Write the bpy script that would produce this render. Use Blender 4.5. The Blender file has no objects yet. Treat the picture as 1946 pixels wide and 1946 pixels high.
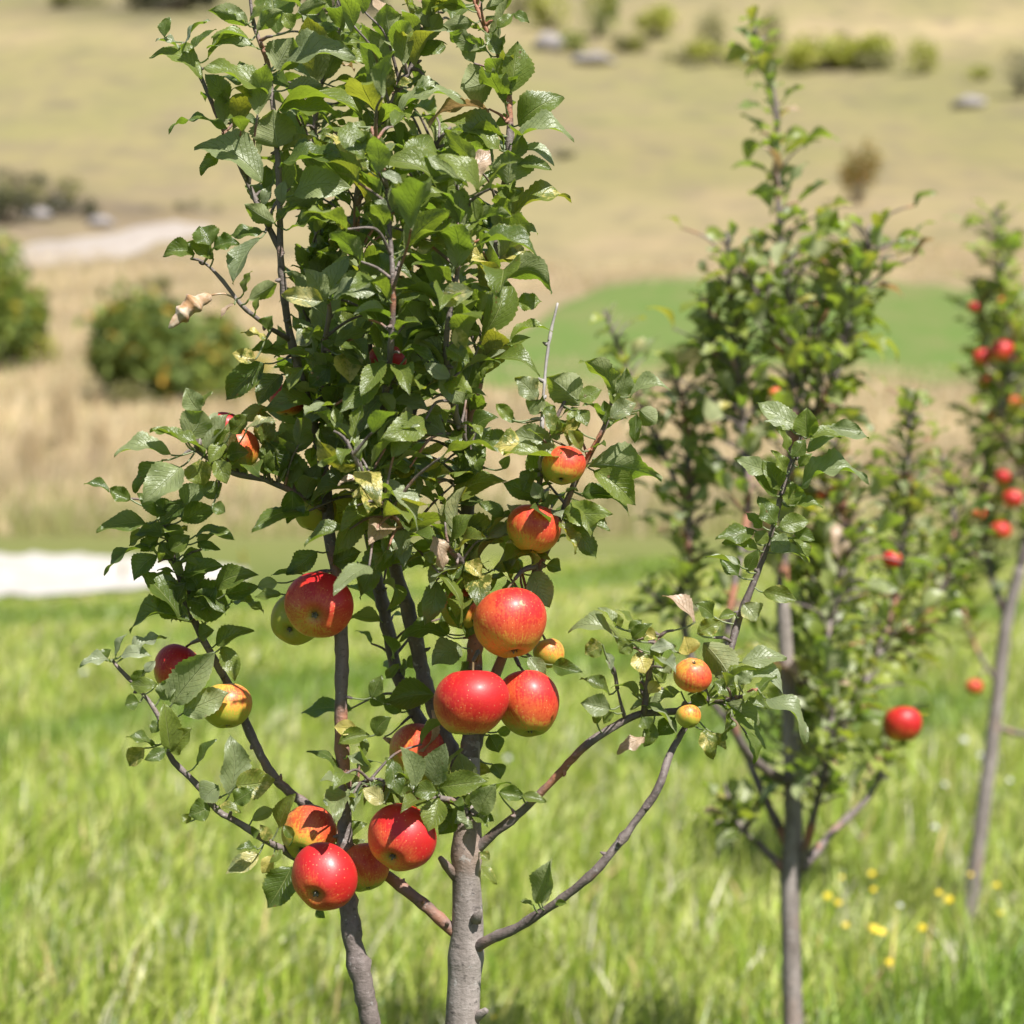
import bpy, math, random
import numpy as np
from mathutils import Vector, Matrix
random.seed(7); rng = np.random.default_rng(11)
sc = bpy.context.scene
COL = sc.collection
R = math.radians

# ------------------------------------------------------------------ camera
W = 1946.0
LENS = 70.0; F = W * LENS / 36.0
CAMZ = 1.25
HORIZ = 905.0
PITCH = math.atan((973 - HORIZ) / F)
cam_d = bpy.data.cameras.new('camera'); cam = bpy.data.objects.new('camera', cam_d); COL.objects.link(cam)
cam.location = (0, 0, CAMZ); cam.rotation_euler = (R(90) - PITCH, 0, 0)
cam_d.lens = LENS; cam_d.sensor_width = 36; cam_d.clip_start = 0.05; cam_d.clip_end = 3000
cam_d.dof.use_dof = True; cam_d.dof.focus_distance = 1.74; cam_d.dof.aperture_fstop = 5.0; cam_d.dof.aperture_blades = 7
sc.camera = cam
FW = Vector((0, math.cos(PITCH), -math.sin(PITCH))); UP = Vector((0, math.sin(PITCH), math.cos(PITCH))); RT = Vector((1, 0, 0))
CAM = Vector((0, 0, CAMZ))
FS = 1946 / 1932.0                       # full-view reading -> photo pixels

def P(px, py, D):
    return CAM + (FW + RT * ((px - 973) / F) - UP * ((py - 973) / F)) * D
def proj(p):
    d = Vector(p) - CAM; D = d.dot(FW)
    return 973 + d.dot(RT) / D * F, 973 - d.dot(UP) / D * F, D

# ------------------------------------------------------------------ world, sun, exposure
SUN_TO = Vector((0.34, -0.50, 0.80)).normalized()
w = bpy.data.worlds.new('World'); sc.world = w; w.use_nodes = True
nt = w.node_tree; bg = nt.nodes['Background']
sky = nt.nodes.new('ShaderNodeTexSky'); sky.sky_type = 'NISHITA'; sky.sun_disc = False
sky.sun_elevation = math.asin(SUN_TO.z); sky.sun_rotation = math.atan2(SUN_TO.x, SUN_TO.y)
nt.links.new(sky.outputs[0], bg.inputs[0]); bg.inputs[1].default_value = 0.058
sd = bpy.data.lights.new('sun', 'SUN'); sun = bpy.data.objects.new('sun', sd); COL.objects.link(sun)
sd.energy = 5.0; sd.angle = R(0.53); sd.color = (1.0, 0.965, 0.91)
sun.location = (3, -5, 8)
sun.rotation_euler = SUN_TO.to_track_quat('Z', 'Y').to_euler()
sc.view_settings.view_transform = 'Standard'; sc.view_settings.look = 'None'
sc.view_settings.exposure = 0.78; sc.view_settings.gamma = 1.0
sc.render.resolution_x = 1024; sc.render.resolution_y = 1024
try:
    sc.cycles.max_bounces = 8; sc.cycles.use_denoising = True; sc.cycles.transparent_max_bounces = 8
except Exception: pass

def lin(r, g, b, k=1.0):
    f = lambda c: ((c / 255 + 0.055) / 1.055) ** 2.4 if c > 10 else c / 255 / 12.92
    return (f(r) * k, f(g) * k, f(b) * k, 1.0)

# ------------------------------------------------------------------ node helpers
class NT:
    def __init__(s, name):
        s.m = bpy.data.materials.new(name); s.m.use_nodes = True; s.t = s.m.node_tree
        s.b = s.t.nodes['Principled BSDF']; s.out = s.t.nodes['Material Output']
    def n(s, typ, ins=None, **kw):
        x = s.t.nodes.new(typ)
        for k, v in kw.items(): setattr(x, k, v)
        for k, v in (ins or {}).items(): s.set(x.inputs[k], v)
        return x
    def set(s, sock, v):
        if isinstance(v, bpy.types.NodeSocket): s.t.links.new(v, sock)
        elif isinstance(v, bpy.types.Node): s.t.links.new(v.outputs[0], sock)
        else: sock.default_value = v
    def math(s, op, a, b=0.0, c=0.0, clamp=False):
        x = s.n('ShaderNodeMath', operation=op, use_clamp=clamp); s.set(x.inputs[0], a); s.set(x.inputs[1], b); s.set(x.inputs[2], c); return x.outputs[0]
    def mix(s, f, a, b, blend='MIX'):
        x = s.n('ShaderNodeMix', data_type='RGBA', blend_type=blend, clamp_factor=True)
        s.set(x.inputs[0], f); s.set(x.inputs[6], a); s.set(x.inputs[7], b); return x.outputs[2]
    def mr(s, v, a, b, c=0.0, d=1.0):
        x = s.n('ShaderNodeMapRange', interpolation_type='SMOOTHSTEP'); s.set(x.inputs[0], v)
        for i, q in enumerate((a, b, c, d)): s.set(x.inputs[i + 1], q)
        return x.outputs[0]
    def noise(s, vec, scale, detail=3.0, rough=0.55):
        x = s.n('ShaderNodeTexNoise'); s.set(x.inputs['Vector'], vec); s.set(x.inputs['Scale'], scale); x.inputs['Detail'].default_value = detail; x.inputs['Roughness'].default_value = rough
        return x.outputs['Fac']
    def attr(s, name, typ='GEOMETRY'):
        return s.n('ShaderNodeAttribute', attribute_name=name, attribute_type=typ)
    def coord(s, which='Object'):
        return s.n('ShaderNodeTexCoord').outputs[which]
    def mapv(s, v, scale):
        return s.n('ShaderNodeMapping', {'Vector': v, 'Scale': scale}).outputs[0]
    def bump(s, h, strength, dist):
        x = s.n('ShaderNodeBump', {'Height': h, 'Strength': strength, 'Distance': dist}); s.set(s.b.inputs['Normal'], x.outputs[0]); return x.outputs[0]

def mat_leaf(name, dark, light, under, trans=0.30, detailed=True, rough=0.36):
    q = NT(name)
    a = q.attr('tint'); sep = q.n('ShaderNodeSeparateColor', {0: a.outputs['Color']})
    rnd, yel, kind = sep.outputs
    uv = q.n('ShaderNodeUVMap'); su = q.n('ShaderNodeSeparateXYZ', {0: uv})
    s_, v_ = su.outputs[0], su.outputs[1]
    obj = q.coord('Object')
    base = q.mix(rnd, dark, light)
    n1 = q.noise(obj, 55.0, 3.0)
    base = q.mix(q.mr(n1, 0.3, 0.75, 0.0, 0.45), base, q.mix(0.5, base, (0.20, 0.25, 0.035, 1)))
    av = q.math('ABSOLUTE', q.math('SUBTRACT', v_, 0.5))
    if detailed:
        rib = q.mr(av, 0.008, 0.030, 1.0, 0.0)
        ph = q.math('SUBTRACT', q.math('MULTIPLY', s_, 8.5), q.math('MULTIPLY', av, 6.0))
        fr = q.math('ABSOLUTE', q.math('SUBTRACT', q.math('FRACT', ph), 0.5))
        ven = q.mr(fr, 0.0, 0.11, 1.0, 0.0)
        ven = q.math('MULTIPLY', ven, q.mr(av, 0.47, 0.30, 0.0, 1.0))
        vall = q.math('MAXIMUM', rib, q.math('MULTIPLY', ven, 0.42))
        base = q.mix(q.math('MULTIPLY', vall, 0.75), base, (0.30, 0.34, 0.12, 1))
        edge = q.mr(av, 0.45, 0.5, 0.0, 0.5)
        base = q.mix(edge, base, (0.26, 0.27, 0.05, 1))
    # yellow mottle
    n2 = q.noise(obj, 210.0, 4.0, 0.7)
    n3 = q.noise(obj, 38.0, 2.0)
    th = q.math('SUBTRACT', 1.02, q.math('MULTIPLY', yel, 0.62))
    ym = q.mr(q.math('ADD', q.math('MULTIPLY', n2, 0.55), q.math('MULTIPLY', n3, 0.55)), th, q.math('ADD', th, 0.10))
    base = q.mix(ym, base, q.mix(n2, (0.50, 0.44, 0.05, 1), (0.62, 0.52, 0.22, 1)))
    # small brown specks (scab)
    vo = q.n('ShaderNodeTexVoronoi', {'Vector': obj, 'Scale': 95.0})
    sp = q.mr(vo.outputs['Distance'], 0.10, 0.17, 1.0, 0.0)
    sp = q.math('MULTIPLY', sp, q.mr(n3, 0.56, 0.62))
    base = q.mix(q.math('MULTIPLY', sp, 0.8), base, (0.16, 0.07, 0.03, 1))
    # dry brown kind (kind~1), pale kind for down and painted-in leaf sheen (~.5)
    brown = q.mr(kind, 0.75, 0.95)
    pale = q.math('MULTIPLY', q.mr(kind, 0.22, 0.7), q.math('SUBTRACT', 1.0, brown))
    base = q.mix(q.math('MULTIPLY', pale, 0.72), base, (0.40, 0.43, 0.30, 1))
    base = q.mix(brown, base, q.mix(n2, (0.42, 0.26, 0.15, 1), (0.70, 0.56, 0.42, 1)))
    # underside
    geo = q.n('ShaderNodeNewGeometry')
    bf = geo.outputs['Backfacing']
    ub = under
    if detailed: ub = q.mix(q.math('MULTIPLY', vall, 0.5), under, (0.40, 0.44, 0.27, 1))
    ub = q.mix(q.math('MULTIPLY', brown, 1.0), ub, (0.55, 0.40, 0.27, 1))
    base2 = q.mix(q.math('MULTIPLY', bf, 0.85), base, ub)
    q.set(q.b.inputs['Base Color'], base2)
    q.set(q.b.inputs['Roughness'], q.math('ADD', q.math('MULTIPLY', bf, 0.3), q.math('ADD', rough, q.math('MULTIPLY', n1, 0.16))))
    q.b.inputs['Specular IOR Level'].default_value = 0.68
    if detailed:
        h = q.math('ADD', q.math('MULTIPLY', vall, -0.55), q.math('ADD', q.math('MULTIPLY', n2, 0.5), q.math('MULTIPLY', n1, 1.2)))
        q.bump(h, 0.8, 0.0022)
    tr = q.n('ShaderNodeBsdfTranslucent')
    q.set(tr.inputs[0], q.mix(1.0, q.mix(brown, q.mix(yel, (0.34, 0.52, 0.035, 1), (0.60, 0.55, 0.04, 1)), (0.5, 0.3, 0.12, 1)),
                              q.mix(0.6 if detailed else 0.4, (1, 1, 1, 1), q.mix(rnd, (0.55, 0.6, 0.5, 1), (1, 1, 1, 1))), 'MULTIPLY'))
    if detailed: q.set(tr.inputs[1], q.b.inputs['Normal'].links[0].from_socket)
    mx = q.n('ShaderNodeMixShader', {0: trans, 1: q.b.outputs[0], 2: tr.outputs[0]})
    q.set(q.out.inputs[0], mx.outputs[0])
    return q.m

def mat_bark(name, c1, c2, c3, sc_=1.0, warm=0.5):
    q = NT(name); o = q.coord('Object')
    n1 = q.noise(q.mapv(o, (1, 1, 0.35)), 38 * sc_, 5, 0.65)
    n2 = q.noise(o, 9 * sc_, 3)
    n3 = q.noise(q.mapv(o, (1, 1, 1.7)), 85 * sc_, 4, 0.7)
    base = q.mix(q.mr(n1, 0.32, 0.68), c1, c2)
    base = q.mix(q.mr(n2, 0.52, 0.66, 0.0, warm), base, c3)
    base = q.mix(q.mr(n3, 0.57, 0.68, 0.0, 0.7), base, (0.055, 0.045, 0.04, 1))
    # pale lichen flecks
    n4 = q.noise(o, 120 * sc_, 3, 0.7)
    base = q.mix(q.mr(n4, 0.62, 0.70, 0.0, 0.5), base, (0.46, 0.44, 0.42, 1))
    q.set(q.b.inputs['Base Color'], base); q.b.inputs['Roughness'].default_value = 0.62
    h = q.math('ADD', q.math('MULTIPLY', n1, 0.6), q.math('MULTIPLY', n3, 0.7))
    q.bump(h, 0.8, 0.0026)
    return q.m

def mat_simple(name, col, rough=0.6, var=0.3, scale=30, col2=None):
    q = NT(name); o = q.coord('Object'); n = q.noise(o, scale, 4)
    c2 = col2 or tuple(c * (1 - var) for c in col[:3]) + (1,)
    q.set(q.b.inputs['Base Color'], q.mix(q.mr(n, 0.35, 0.65), col, c2)); q.b.inputs['Roughness'].default_value = rough
    q.bump(n, 0.4, 0.3 / scale)
    return q.m

def mat_blades(name, trans=0.35, tcol=(0.5, 0.6, 0.12, 1), rough=0.45):
    q = NT(name); a = q.attr('tint')
    q.set(q.b.inputs['Base Color'], a.outputs['Color']); q.b.inputs['Roughness'].default_value = rough
    tr = q.n('ShaderNodeBsdfTranslucent'); q.set(tr.inputs[0], q.mix(0.35, a.outputs['Color'], tcol))
    mx = q.n('ShaderNodeMixShader', {0: trans, 1: q.b.outputs[0], 2: tr.outputs[0]}); q.set(q.out.inputs[0], mx.outputs[0])
    return q.m

def mat_apple():
    q = NT('apple_skin'); o = q.coord('Object')
    bl = q.attr('blush').outputs['Fac']
    sx = q.n('ShaderNodeSeparateXYZ', {0: o})
    ang = q.math('ARCTAN2', sx.outputs[1], sx.outputs[0])
    # meridian streaks
    cv = q.n('ShaderNodeCombineXYZ', {0: q.math('MULTIPLY', q.math('COSINE', ang), 9.0), 1: q.math('MULTIPLY', q.math('SINE', ang), 9.0), 2: q.math('MULTIPLY', sx.outputs[2], 55.0)})
    st = q.noise(cv, 1.6, 5, 0.7)
    n = q.noise(o, 60, 4, 0.6); fine = q.noise(o, 520, 2, 0.6)
    f = q.math('ADD', bl, q.math('MULTIPLY', q.math('SUBTRACT', st, 0.5), 0.8))
    f = q.math('ADD', f, q.math('MULTIPLY', q.math('SUBTRACT', n, 0.5), 0.55))
    f = q.math('ADD', f, q.math('MULTIPLY', q.math('SUBTRACT', fine, 0.5), 0.6))
    c = q.mix(q.mr(f, 0.02, 0.36), (0.40, 0.40, 0.045, 1), (0.70, 0.34, 0.05, 1))
    c = q.mix(q.mr(f, 0.26, 0.56), c, (0.62, 0.10, 0.028, 1))
    c = q.mix(q.mr(f, 0.55, 0.95), c, (0.50, 0.010, 0.012, 1))
    vo = q.n('ShaderNodeTexVoronoi', {'Vector': o, 'Scale': 260.0})
    dots = q.mr(vo.outputs['Distance'], 0.06, 0.17, 0.50, 0.0)
    c = q.mix(dots, c, (0.80, 0.52, 0.22, 1))
    vo2 = q.n('ShaderNodeTexVoronoi', {'Vector': o, 'Scale': 30.0})
    sc2 = q.math('MULTIPLY', q.mr(vo2.outputs['Distance'], 0.05, 0.11, 0.9, 0.0), q.mr(n, 0.44, 0.52))
    c = q.mix(sc2, c, (0.55, 0.36, 0.16, 1))
    nb_ = q.noise(o, 24, 3, .6)
    c = q.mix(q.mr(nb_, .52, .7, 0, .35), c, q.mix(.5, c, (.30, .05, .03, 1)))
    # cavities: greenish russet
    rad = q.math('SQRT', q.math('ADD', q.math('MULTIPLY', sx.outputs[0], sx.outputs[0]), q.math('MULTIPLY', sx.outputs[1], sx.outputs[1])))
    cav = q.attr('cavity').outputs['Fac']
    c = q.mix(q.math('MULTIPLY', cav, 0.85), c, q.mix(n, (0.16, 0.17, 0.03, 1), (0.30, 0.24, 0.06, 1)))
    q.set(q.b.inputs['Base Color'], c)
    q.set(q.b.inputs['Roughness'], q.math('ADD', 0.38, q.math('MULTIPLY', n, 0.28)))
    q.b.inputs['Specular IOR Level'].default_value = 0.55
    q.b.inputs['Coat Weight'].default_value = 0.14; q.b.inputs['Coat Roughness'].default_value = 0.28
    q.b.inputs['Subsurface Weight'].default_value = 0.06; q.b.inputs['Subsurface Radius'].default_value = (0.004, 0.0015, 0.0008)
    q.bump(q.math('ADD', fine, q.math('MULTIPLY', n, 1.5)), 0.14, 0.0008)
    return q.m

M = {}
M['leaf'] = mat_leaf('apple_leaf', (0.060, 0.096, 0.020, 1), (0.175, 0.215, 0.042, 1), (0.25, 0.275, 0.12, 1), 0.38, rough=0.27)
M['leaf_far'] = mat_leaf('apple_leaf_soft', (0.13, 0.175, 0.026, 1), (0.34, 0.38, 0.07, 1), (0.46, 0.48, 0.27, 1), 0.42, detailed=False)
M['bark'] = mat_bark('apple_bark', (0.16, 0.132, 0.115, 1), (0.32, 0.275, 0.25, 1), (0.32, 0.16, 0.085, 1), 1.0, 0.28)
M['twig'] = mat_bark('young_bark', (0.11, 0.085, 0.075, 1), (0.21, 0.17, 0.155, 1), (0.42, 0.16, 0.075, 1), 1.4, 0.75)
M['petiole'] = mat_simple('leaf_stalk', (0.26, 0.30, 0.12, 1), 0.5, 0.3, 60, (0.34, 0.26, 0.17, 1))
M['apple'] = mat_apple()
M['stem'] = mat_simple('apple_stem', (0.16, 0.11, 0.05, 1), 0.6)
M['calyx'] = mat_simple('dried_calyx', (0.09, 0.08, 0.05, 1), 0.8, 0.4, 200, (0.28, 0.26, 0.20, 1))
M['grass'] = mat_blades('meadow_grass', 0.36, (0.55, 0.55, 0.2, 1))
M['drygrass'] = mat_blades('dry_grass', 0.3, (0.6, 0.45, 0.2, 1), 0.6)
M['deadtwig'] = mat_simple('dead_twig', (0.44, 0.40, 0.38, 1), 0.7, 0.45, 60)
M['dryleaf'] = mat_simple('dried_leaf', (0.55, 0.44, 0.33, 1), 0.6, 0.5, 90, (0.36, 0.20, 0.09, 1))

# ------------------------------------------------------------------ mesh helpers
def build(name, V, faces, mat, parent=None, uv=None, tint=None, smooth=True, attrs=None):
    """V (n,3); faces: list of int arrays (k, nverts)"""
    me = bpy.data.meshes.new(name); V = np.asarray(V, dtype=np.float32)
    faces = [np.asarray(f, dtype=np.int32) for f in faces if len(f)]
    me.vertices.add(len(V)); me.vertices.foreach_set('co', V.ravel())
    lv = np.concatenate([f.ravel() for f in faces]); tot = np.concatenate([np.full(len(f), f.shape[1], np.int32) for f in faces])
    st = np.concatenate([[0], np.cumsum(tot)[:-1]]).astype(np.int32)
    me.loops.add(len(lv)); me.loops.foreach_set('vertex_index', lv.astype(np.int32))
    me.polygons.add(len(tot)); me.polygons.foreach_set('loop_start', st); me.polygons.foreach_set('loop_total', tot)
    if smooth: me.polygons.foreach_set('use_smooth', np.ones(len(tot), bool))
    if uv is not None:
        l = me.uv_layers.new(name='UVMap'); l.data.foreach_set('uv', np.asarray(uv, np.float32)[lv].ravel())
    if tint is not None:
        t = np.asarray(tint, np.float32); t4 = np.ones((len(V), 4), np.float32); t4[:, :3] = t[:, :3]
        a = me.color_attributes.new('tint', 'FLOAT_COLOR', 'POINT'); a.data.foreach_set('color', t4.ravel())
    for k, v in (attrs or {}).items():
        a = me.attributes.new(k, 'FLOAT', 'POINT'); a.data.foreach_set('value', np.asarray(v, np.float32))
    me.update(); me.validate()
    me.materials.append(mat)
    o = bpy.data.objects.new(name, me); COL.objects.link(o)
    if parent is not None: o.parent = parent; o.matrix_parent_inverse = parent.matrix_world.inverted()
    return o

class MB:
    def __init__(s): s.V = []; s.Q = []; s.T = []; s.U = []; s.C = []; s.n = 0
    def add(s, V, Q=None, T=None, U=None, C=None):
        V = np.asarray(V, float); s.V.append(V)
        if Q is not None and len(Q): s.Q.append(np.asarray(Q) + s.n)
        if T is not None and len(T): s.T.append(np.asarray(T) + s.n)
        s.U.append(np.zeros((len(V), 2)) if U is None else U)
        s.C.append(np.tile((0.5, 0, 0), (len(V), 1)) if C is None else (np.tile(C, (len(V), 1)) if np.ndim(C) == 1 else C))
        s.n += len(V)
    def obj(s, name, mat, parent=None, origin=None, smooth=True):
        if not s.n: return None
        V = np.concatenate(s.V)
        fs = []
        if s.Q: fs.append(np.concatenate(s.Q))
        if s.T: fs.append(np.concatenate(s.T))
        if origin is not None: V = V - np.array(origin)
        o = build(name, V, fs, mat, None, np.concatenate(s.U), np.concatenate(s.C), smooth)
        if parent is not None: o.parent = parent
        return o

def tag(o, label=None, cat=None, group=None, kind=None):
    if label: o['label'] = label
    if cat: o['category'] = cat
    if group: o['group'] = group
    if kind: o['kind'] = kind
    return o
def empty(name, loc):
    o = bpy.data.objects.new(name, None); COL.objects.link(o); o.location = loc; o.empty_display_size = 0.05; return o

def catmull(pts, step):
    pts = [np.array(p, float) for p in pts]; out = []
    if len(pts) < 3: pts = [pts[0], (pts[0] + pts[-1]) / 2, pts[-1]]
    e = [2 * pts[0] - pts[1]] + pts + [2 * pts[-1] - pts[-2]]
    for i in range(1, len(e) - 2):
        n = max(2, int(np.linalg.norm(e[i + 1][:3] - e[i][:3]) / step))
        for k in range(n):
            t = k / n; a, b, c, d = e[i - 1], e[i], e[i + 1], e[i + 2]
            out.append(0.5 * ((2 * b) + (c - a) * t + (2 * a - 5 * b + 4 * c - d) * t * t + (3 * b - a - 3 * c + d) * t ** 3))
    out.append(pts[-1]); return np.array(out)

def tube(mb, path, rad, sides=10, rough=0.0, caps=True, col=(0.5, 0, 0), oval=0.0):
    path = np.asarray(path, float)[:, :3]; n = len(path)
    rad = np.broadcast_to(rad, n).astype(float)
    T = np.gradient(path, axis=0); T /= np.linalg.norm(T, axis=1)[:, None] + 1e-12
    a = np.array((0, 1, 0.0)) if abs(T[0][1]) < 0.9 else np.array((1, 0, 0.0))
    N = np.cross(T[0], a); N /= np.linalg.norm(N)
    V = np.zeros((n, sides, 3)); th = np.linspace(0, 2 * np.pi, sides, endpoint=False)
    k1, k2 = rng.uniform(0, 6, 2)
    for i in range(n):
        N = N - T[i] * N.dot(T[i]); N /= np.linalg.norm(N) + 1e-12; B = np.cross(T[i], N)
        rr = rad[i] * (1 + rough * (rng.normal(0, 0.5, sides) + 0.6 * np.sin(2 * th + k1 + i * 0.3)))
        V[i] = path[i] + np.outer(np.cos(th) * rr, N) + np.outer(np.sin(th) * rr, B)
    V = V.reshape(-1, 3); i = np.arange(n - 1)[:, None] * sides; j = np.arange(sides)[None, :]; j2 = (j + 1) % sides
    Q = np.stack([i + j, i + j2, i + sides + j2, i + sides + j], -1).reshape(-1, 4)
    Tt = []
    if caps:
        V = np.vstack([V, path[0] - T[0] * rad[0] * 0.4, path[-1] + T[-1] * rad[-1] * 0.6]); c0 = n * sides
        for k in range(sides): Tt.append((c0, (k + 1) % sides, k)); Tt.append((c0 + 1, (n - 1) * sides + k, (n - 1) * sides + (k + 1) % sides))
    mb.add(V, Q, Tt, None, col)

# ------------------------------------------------------------------ leaf
def leaf_template(ns, nu):
    s = np.linspace(0, 1, ns + 1); u = np.linspace(-1, 1, nu + 1)
    S, U = np.meshgrid(s, u, indexing='ij')
    i = np.arange(ns)[:, None] * (nu + 1); j = np.arange(nu)[None, :]
    Q = np.stack([i + j, i + nu + 1 + j, i + nu + 2 + j, i + 1 + j], -1).reshape(-1, 4)
    return S, U, Q
TPL = {'hi': leaf_template(24, 6), 'mid': leaf_template(9, 4), 'lo': leaf_template(5, 2)}
def add_leaf(mb, base, tip, width, N, arch=0.1, fold=0.2, wav=0.06, twist=0.0, tint=(0.5, 0, 0), q='hi', curl=0.0):
    S, U, Q = TPL[q]
    base = np.array(base, float); tip = np.array(tip, float); X = tip - base; L = np.linalg.norm(X) + 1e-9; X /= L
    N = np.array(N, float); N = N - X * N.dot(X); N /= np.linalg.norm(N) + 1e-9; Y = np.cross(N, X)
    pk = rng.uniform(0.80, 1.02)
    prof = np.sin(np.pi * np.clip(S, 0, 1) ** pk) ** 0.80
    prof = prof * (1 - 0.22 * S ** 3) * np.where(S > 0.86, 1 - (S - 0.86) * 1.6, 1)
    prof[0] = 0.03; prof[-1] = 0.0
    hw = width / 2 * prof / 0.94
    if q == 'hi':
        tooth = np.where(np.arange(S.shape[0]) % 2 == 0, 1.035, 0.955)[:, None]
        hw = hw * np.where(np.abs(U) > 0.9, tooth + rng.normal(0, 0.018, S.shape), 1)
        hw *= 1 + 0.05 * np.sin(S * rng.uniform(5, 11) + rng.uniform(0, 6)) * np.sign(U)
    z = fold * np.abs(U) ** 1.2 * hw + arch * L * 4 * S * (1 - S)
    z += wav * L * (np.sin(S * rng.uniform(8, 15) + rng.uniform(0, 6) + U * 1.2)) * U * U * rng.uniform(0.4, 1)
    z += -curl * L * (np.abs(U) ** 2) * 0.5 - curl * L * 0.6 * S ** 4
    side = rng.normal(0, 0.05) * L * np.sin(np.pi * S)
    tw = twist * (S - 0.2); cy, sy = np.cos(tw), np.sin(tw)
    yy = U * hw; zz = z
    y2 = yy * cy - zz * sy * 0.3; z2 = zz + yy * sy
    V = base + X * (S * L)[..., None] + Y * (y2 + side)[..., None] + N * z2[..., None]
    mb.add(V.reshape(-1, 3), Q, None, np.stack([S, (U + 1) / 2], -1).reshape(-1, 2), tint)

def to_np(v): return np.array((v[0], v[1], v[2]), float)
UPN = np.array((0, 0, 1.0)); SUNN = to_np(SUN_TO)

# ------------------------------------------------------------------ terrain
PAIRS = [(18, 1168), (22, 1121), (24.6, 1046), (32, 985), (45, 850), (60, 700), (80, 525), (120, 350), (200, 112), (245, 50), (330, -70), (480, -190)]
prY = [-60, 0, 14]; prZ = [0, 0, 0]
for D, y in PAIRS:
    p = P(973, y, D); prY.append(p.y); prZ.append(p.z)
prY.append(900); prZ.append(prZ[-1] + 40)
prY = np.array(prY); prZ = np.array(prZ)
gy = np.linspace(-60, 900, 9601); gz = np.interp(gy, prY, prZ)
def smooth(a, k): return np.convolve(np.pad(a, k, mode='edge'), np.ones(2 * k + 1) / (2 * k + 1), 'valid')
gz1 = smooth(smooth(gz, 5), 5); gz2 = smooth(smooth(gz, 60), 60)
mixf = np.clip((gy - 34) / 30, 0, 1); gz = gz1 * (1 - mixf) + gz2 * mixf
def gh(x, y):
    x = np.asarray(x, float); y = np.asarray(y, float)
    z = np.interp(y, gy, gz)
    a = np.clip((y - 30) / 60, 0, 1)
    z = z + a * (0.5 * np.sin(x * 0.09 + y * 0.05) + 0.9 * np.sin(x * 0.031 - y * 0.022 + 1) )+ np.clip((y - 100) / 100, 0, 1) * 1.3 * np.sin(x * 0.05 + 2 + y * .01)
    z = z + 0.03 * np.sin(x * 1.3 + 1) * np.sin(y * 0.9) * np.clip((y - 2) / 4, 0, 1) * np.clip((22 - y) / 4, 0, 1)
    return z
_D = np.concatenate([np.linspace(2, 60, 1200), np.linspace(60, 600, 3000)])
def hit(px, py):
    d = FW + RT * ((px - 973) / F) - UP * ((py - 973) / F)
    X = d.x * _D; Y = d.y * _D; Z = CAMZ + d.z * _D
    below = Z <= gh(X, Y); i = int(np.argmax(below)) if below.any() else len(_D) - 1
    return Vector((X[i], Y[i], float(gh(X[i], Y[i])))), _D[i]

KG = np.array([.52, .535, .54])
STOPS = [(-200, (190, 175, 130)), (0, (188, 172, 124)), (25, (200, 180, 132)), (62, (214, 190, 142)), (105, (184, 170, 118)), (200, (182, 168, 118)), (300, (184, 167, 118)),
         (350, (190, 170, 124)), (395, (206, 182, 138)), (470, (198, 174, 134)), (560, (190, 166, 130)), (700, (196, 176, 134)), (820, (198, 180, 138)), (900, (184, 168, 120)), (985, (160, 155, 98)),
         (1040, (150, 155, 85)), (1125, (112, 130, 58)), (1400, (84, 108, 38)), (1946, (78, 104, 34)), (3000, (78, 104, 34))]
BLOBS = [(60, 395, 190, 50, (122, 104, 98), .85), (300, 400, 190, 22, (145, 125, 98), .75), (250, 20, 260, 26, (98, 92, 70), .7), (1750, 60, 400, 30, (226, 200, 152), .7), (200, 240, 400, 90, (188, 172, 122), .5),
         (1100, 440, 120, 60, (206, 184, 142), .5), (1300, 460, 260, 40, (210, 184, 142), .6), (1060, 270, 60, 60, (165, 142, 124), .45), (1850, 150, 120, 40, (170, 155, 110), .5), (700, 30, 160, 30, (128, 115, 92), .7),
         (1290, 650, 70, 40, (150, 135, 95), .7), (1150, 60, 200, 60, (165, 150, 108), .5), (120, 900, 160, 80, (178, 160, 112), .6), (1700, 460, 300, 50, (196, 170, 126), .5), (1300, 830, 300, 70, (188, 166, 126), .5), (90, 780, 120, 90, (208, 190, 148), .5)]
nD = 330; tt = np.linspace(0, 1, nD)
rows = np.concatenate([np.linspace(-50, 1, 14), np.geomspace(1.5, 60, 170), np.geomspace(60.8, 850, 130)])
us = np.concatenate([np.linspace(-2.0, -0.36, 22), np.linspace(-0.35, 0.35, 190), np.linspace(0.36, 2.0, 22)])
GY, GU = np.meshgrid(rows, us, indexing='ij'); GX = GU * (np.maximum(GY, 0) + 6)
GZ = gh(GX, GY)
d = np.stack([GX, GY, GZ - CAMZ], -1); dep = np.maximum(d @ to_np(FW), 0.5)
PX = 973 + d[..., 0] / dep * F; PY = 973 - (d @ to_np(UP)) / dep * F
PY = np.where(GY < 3, 1946, PY)
sx = np.array([s[0] for s in STOPS], float)
cov = np.zeros(GX.shape + (3,))
for c in range(3):
    cov[..., c] = np.interp(PY, sx, [lin(*s[1])[c] for s in STOPS])
wob = np.sin(PX * 0.013 + 1) * 18 + np.sin(PX * 0.041) * 8
for bx, by, rx, ry, colr, st in BLOBS:
    g = np.exp(-(((PX - bx) / rx) ** 2 + ((PY + wob * 0.3 - by) / ry) ** 2))[..., None] * st
    cov = cov * (1 - g) + np.array(lin(*colr)[:3]) * g
cov *= KG
nr, nc = GX.shape; i = np.arange(nr - 1)[:, None] * nc; j = np.arange(nc - 1)[None, :]
Q = np.stack([i + j, i + j + 1, i + nc + j + 1, i + nc + j], -1).reshape(-1, 4)
q = NT('hillside_and_meadow_ground'); o_ = q.coord('Object'); a_ = q.attr('tint')
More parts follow.
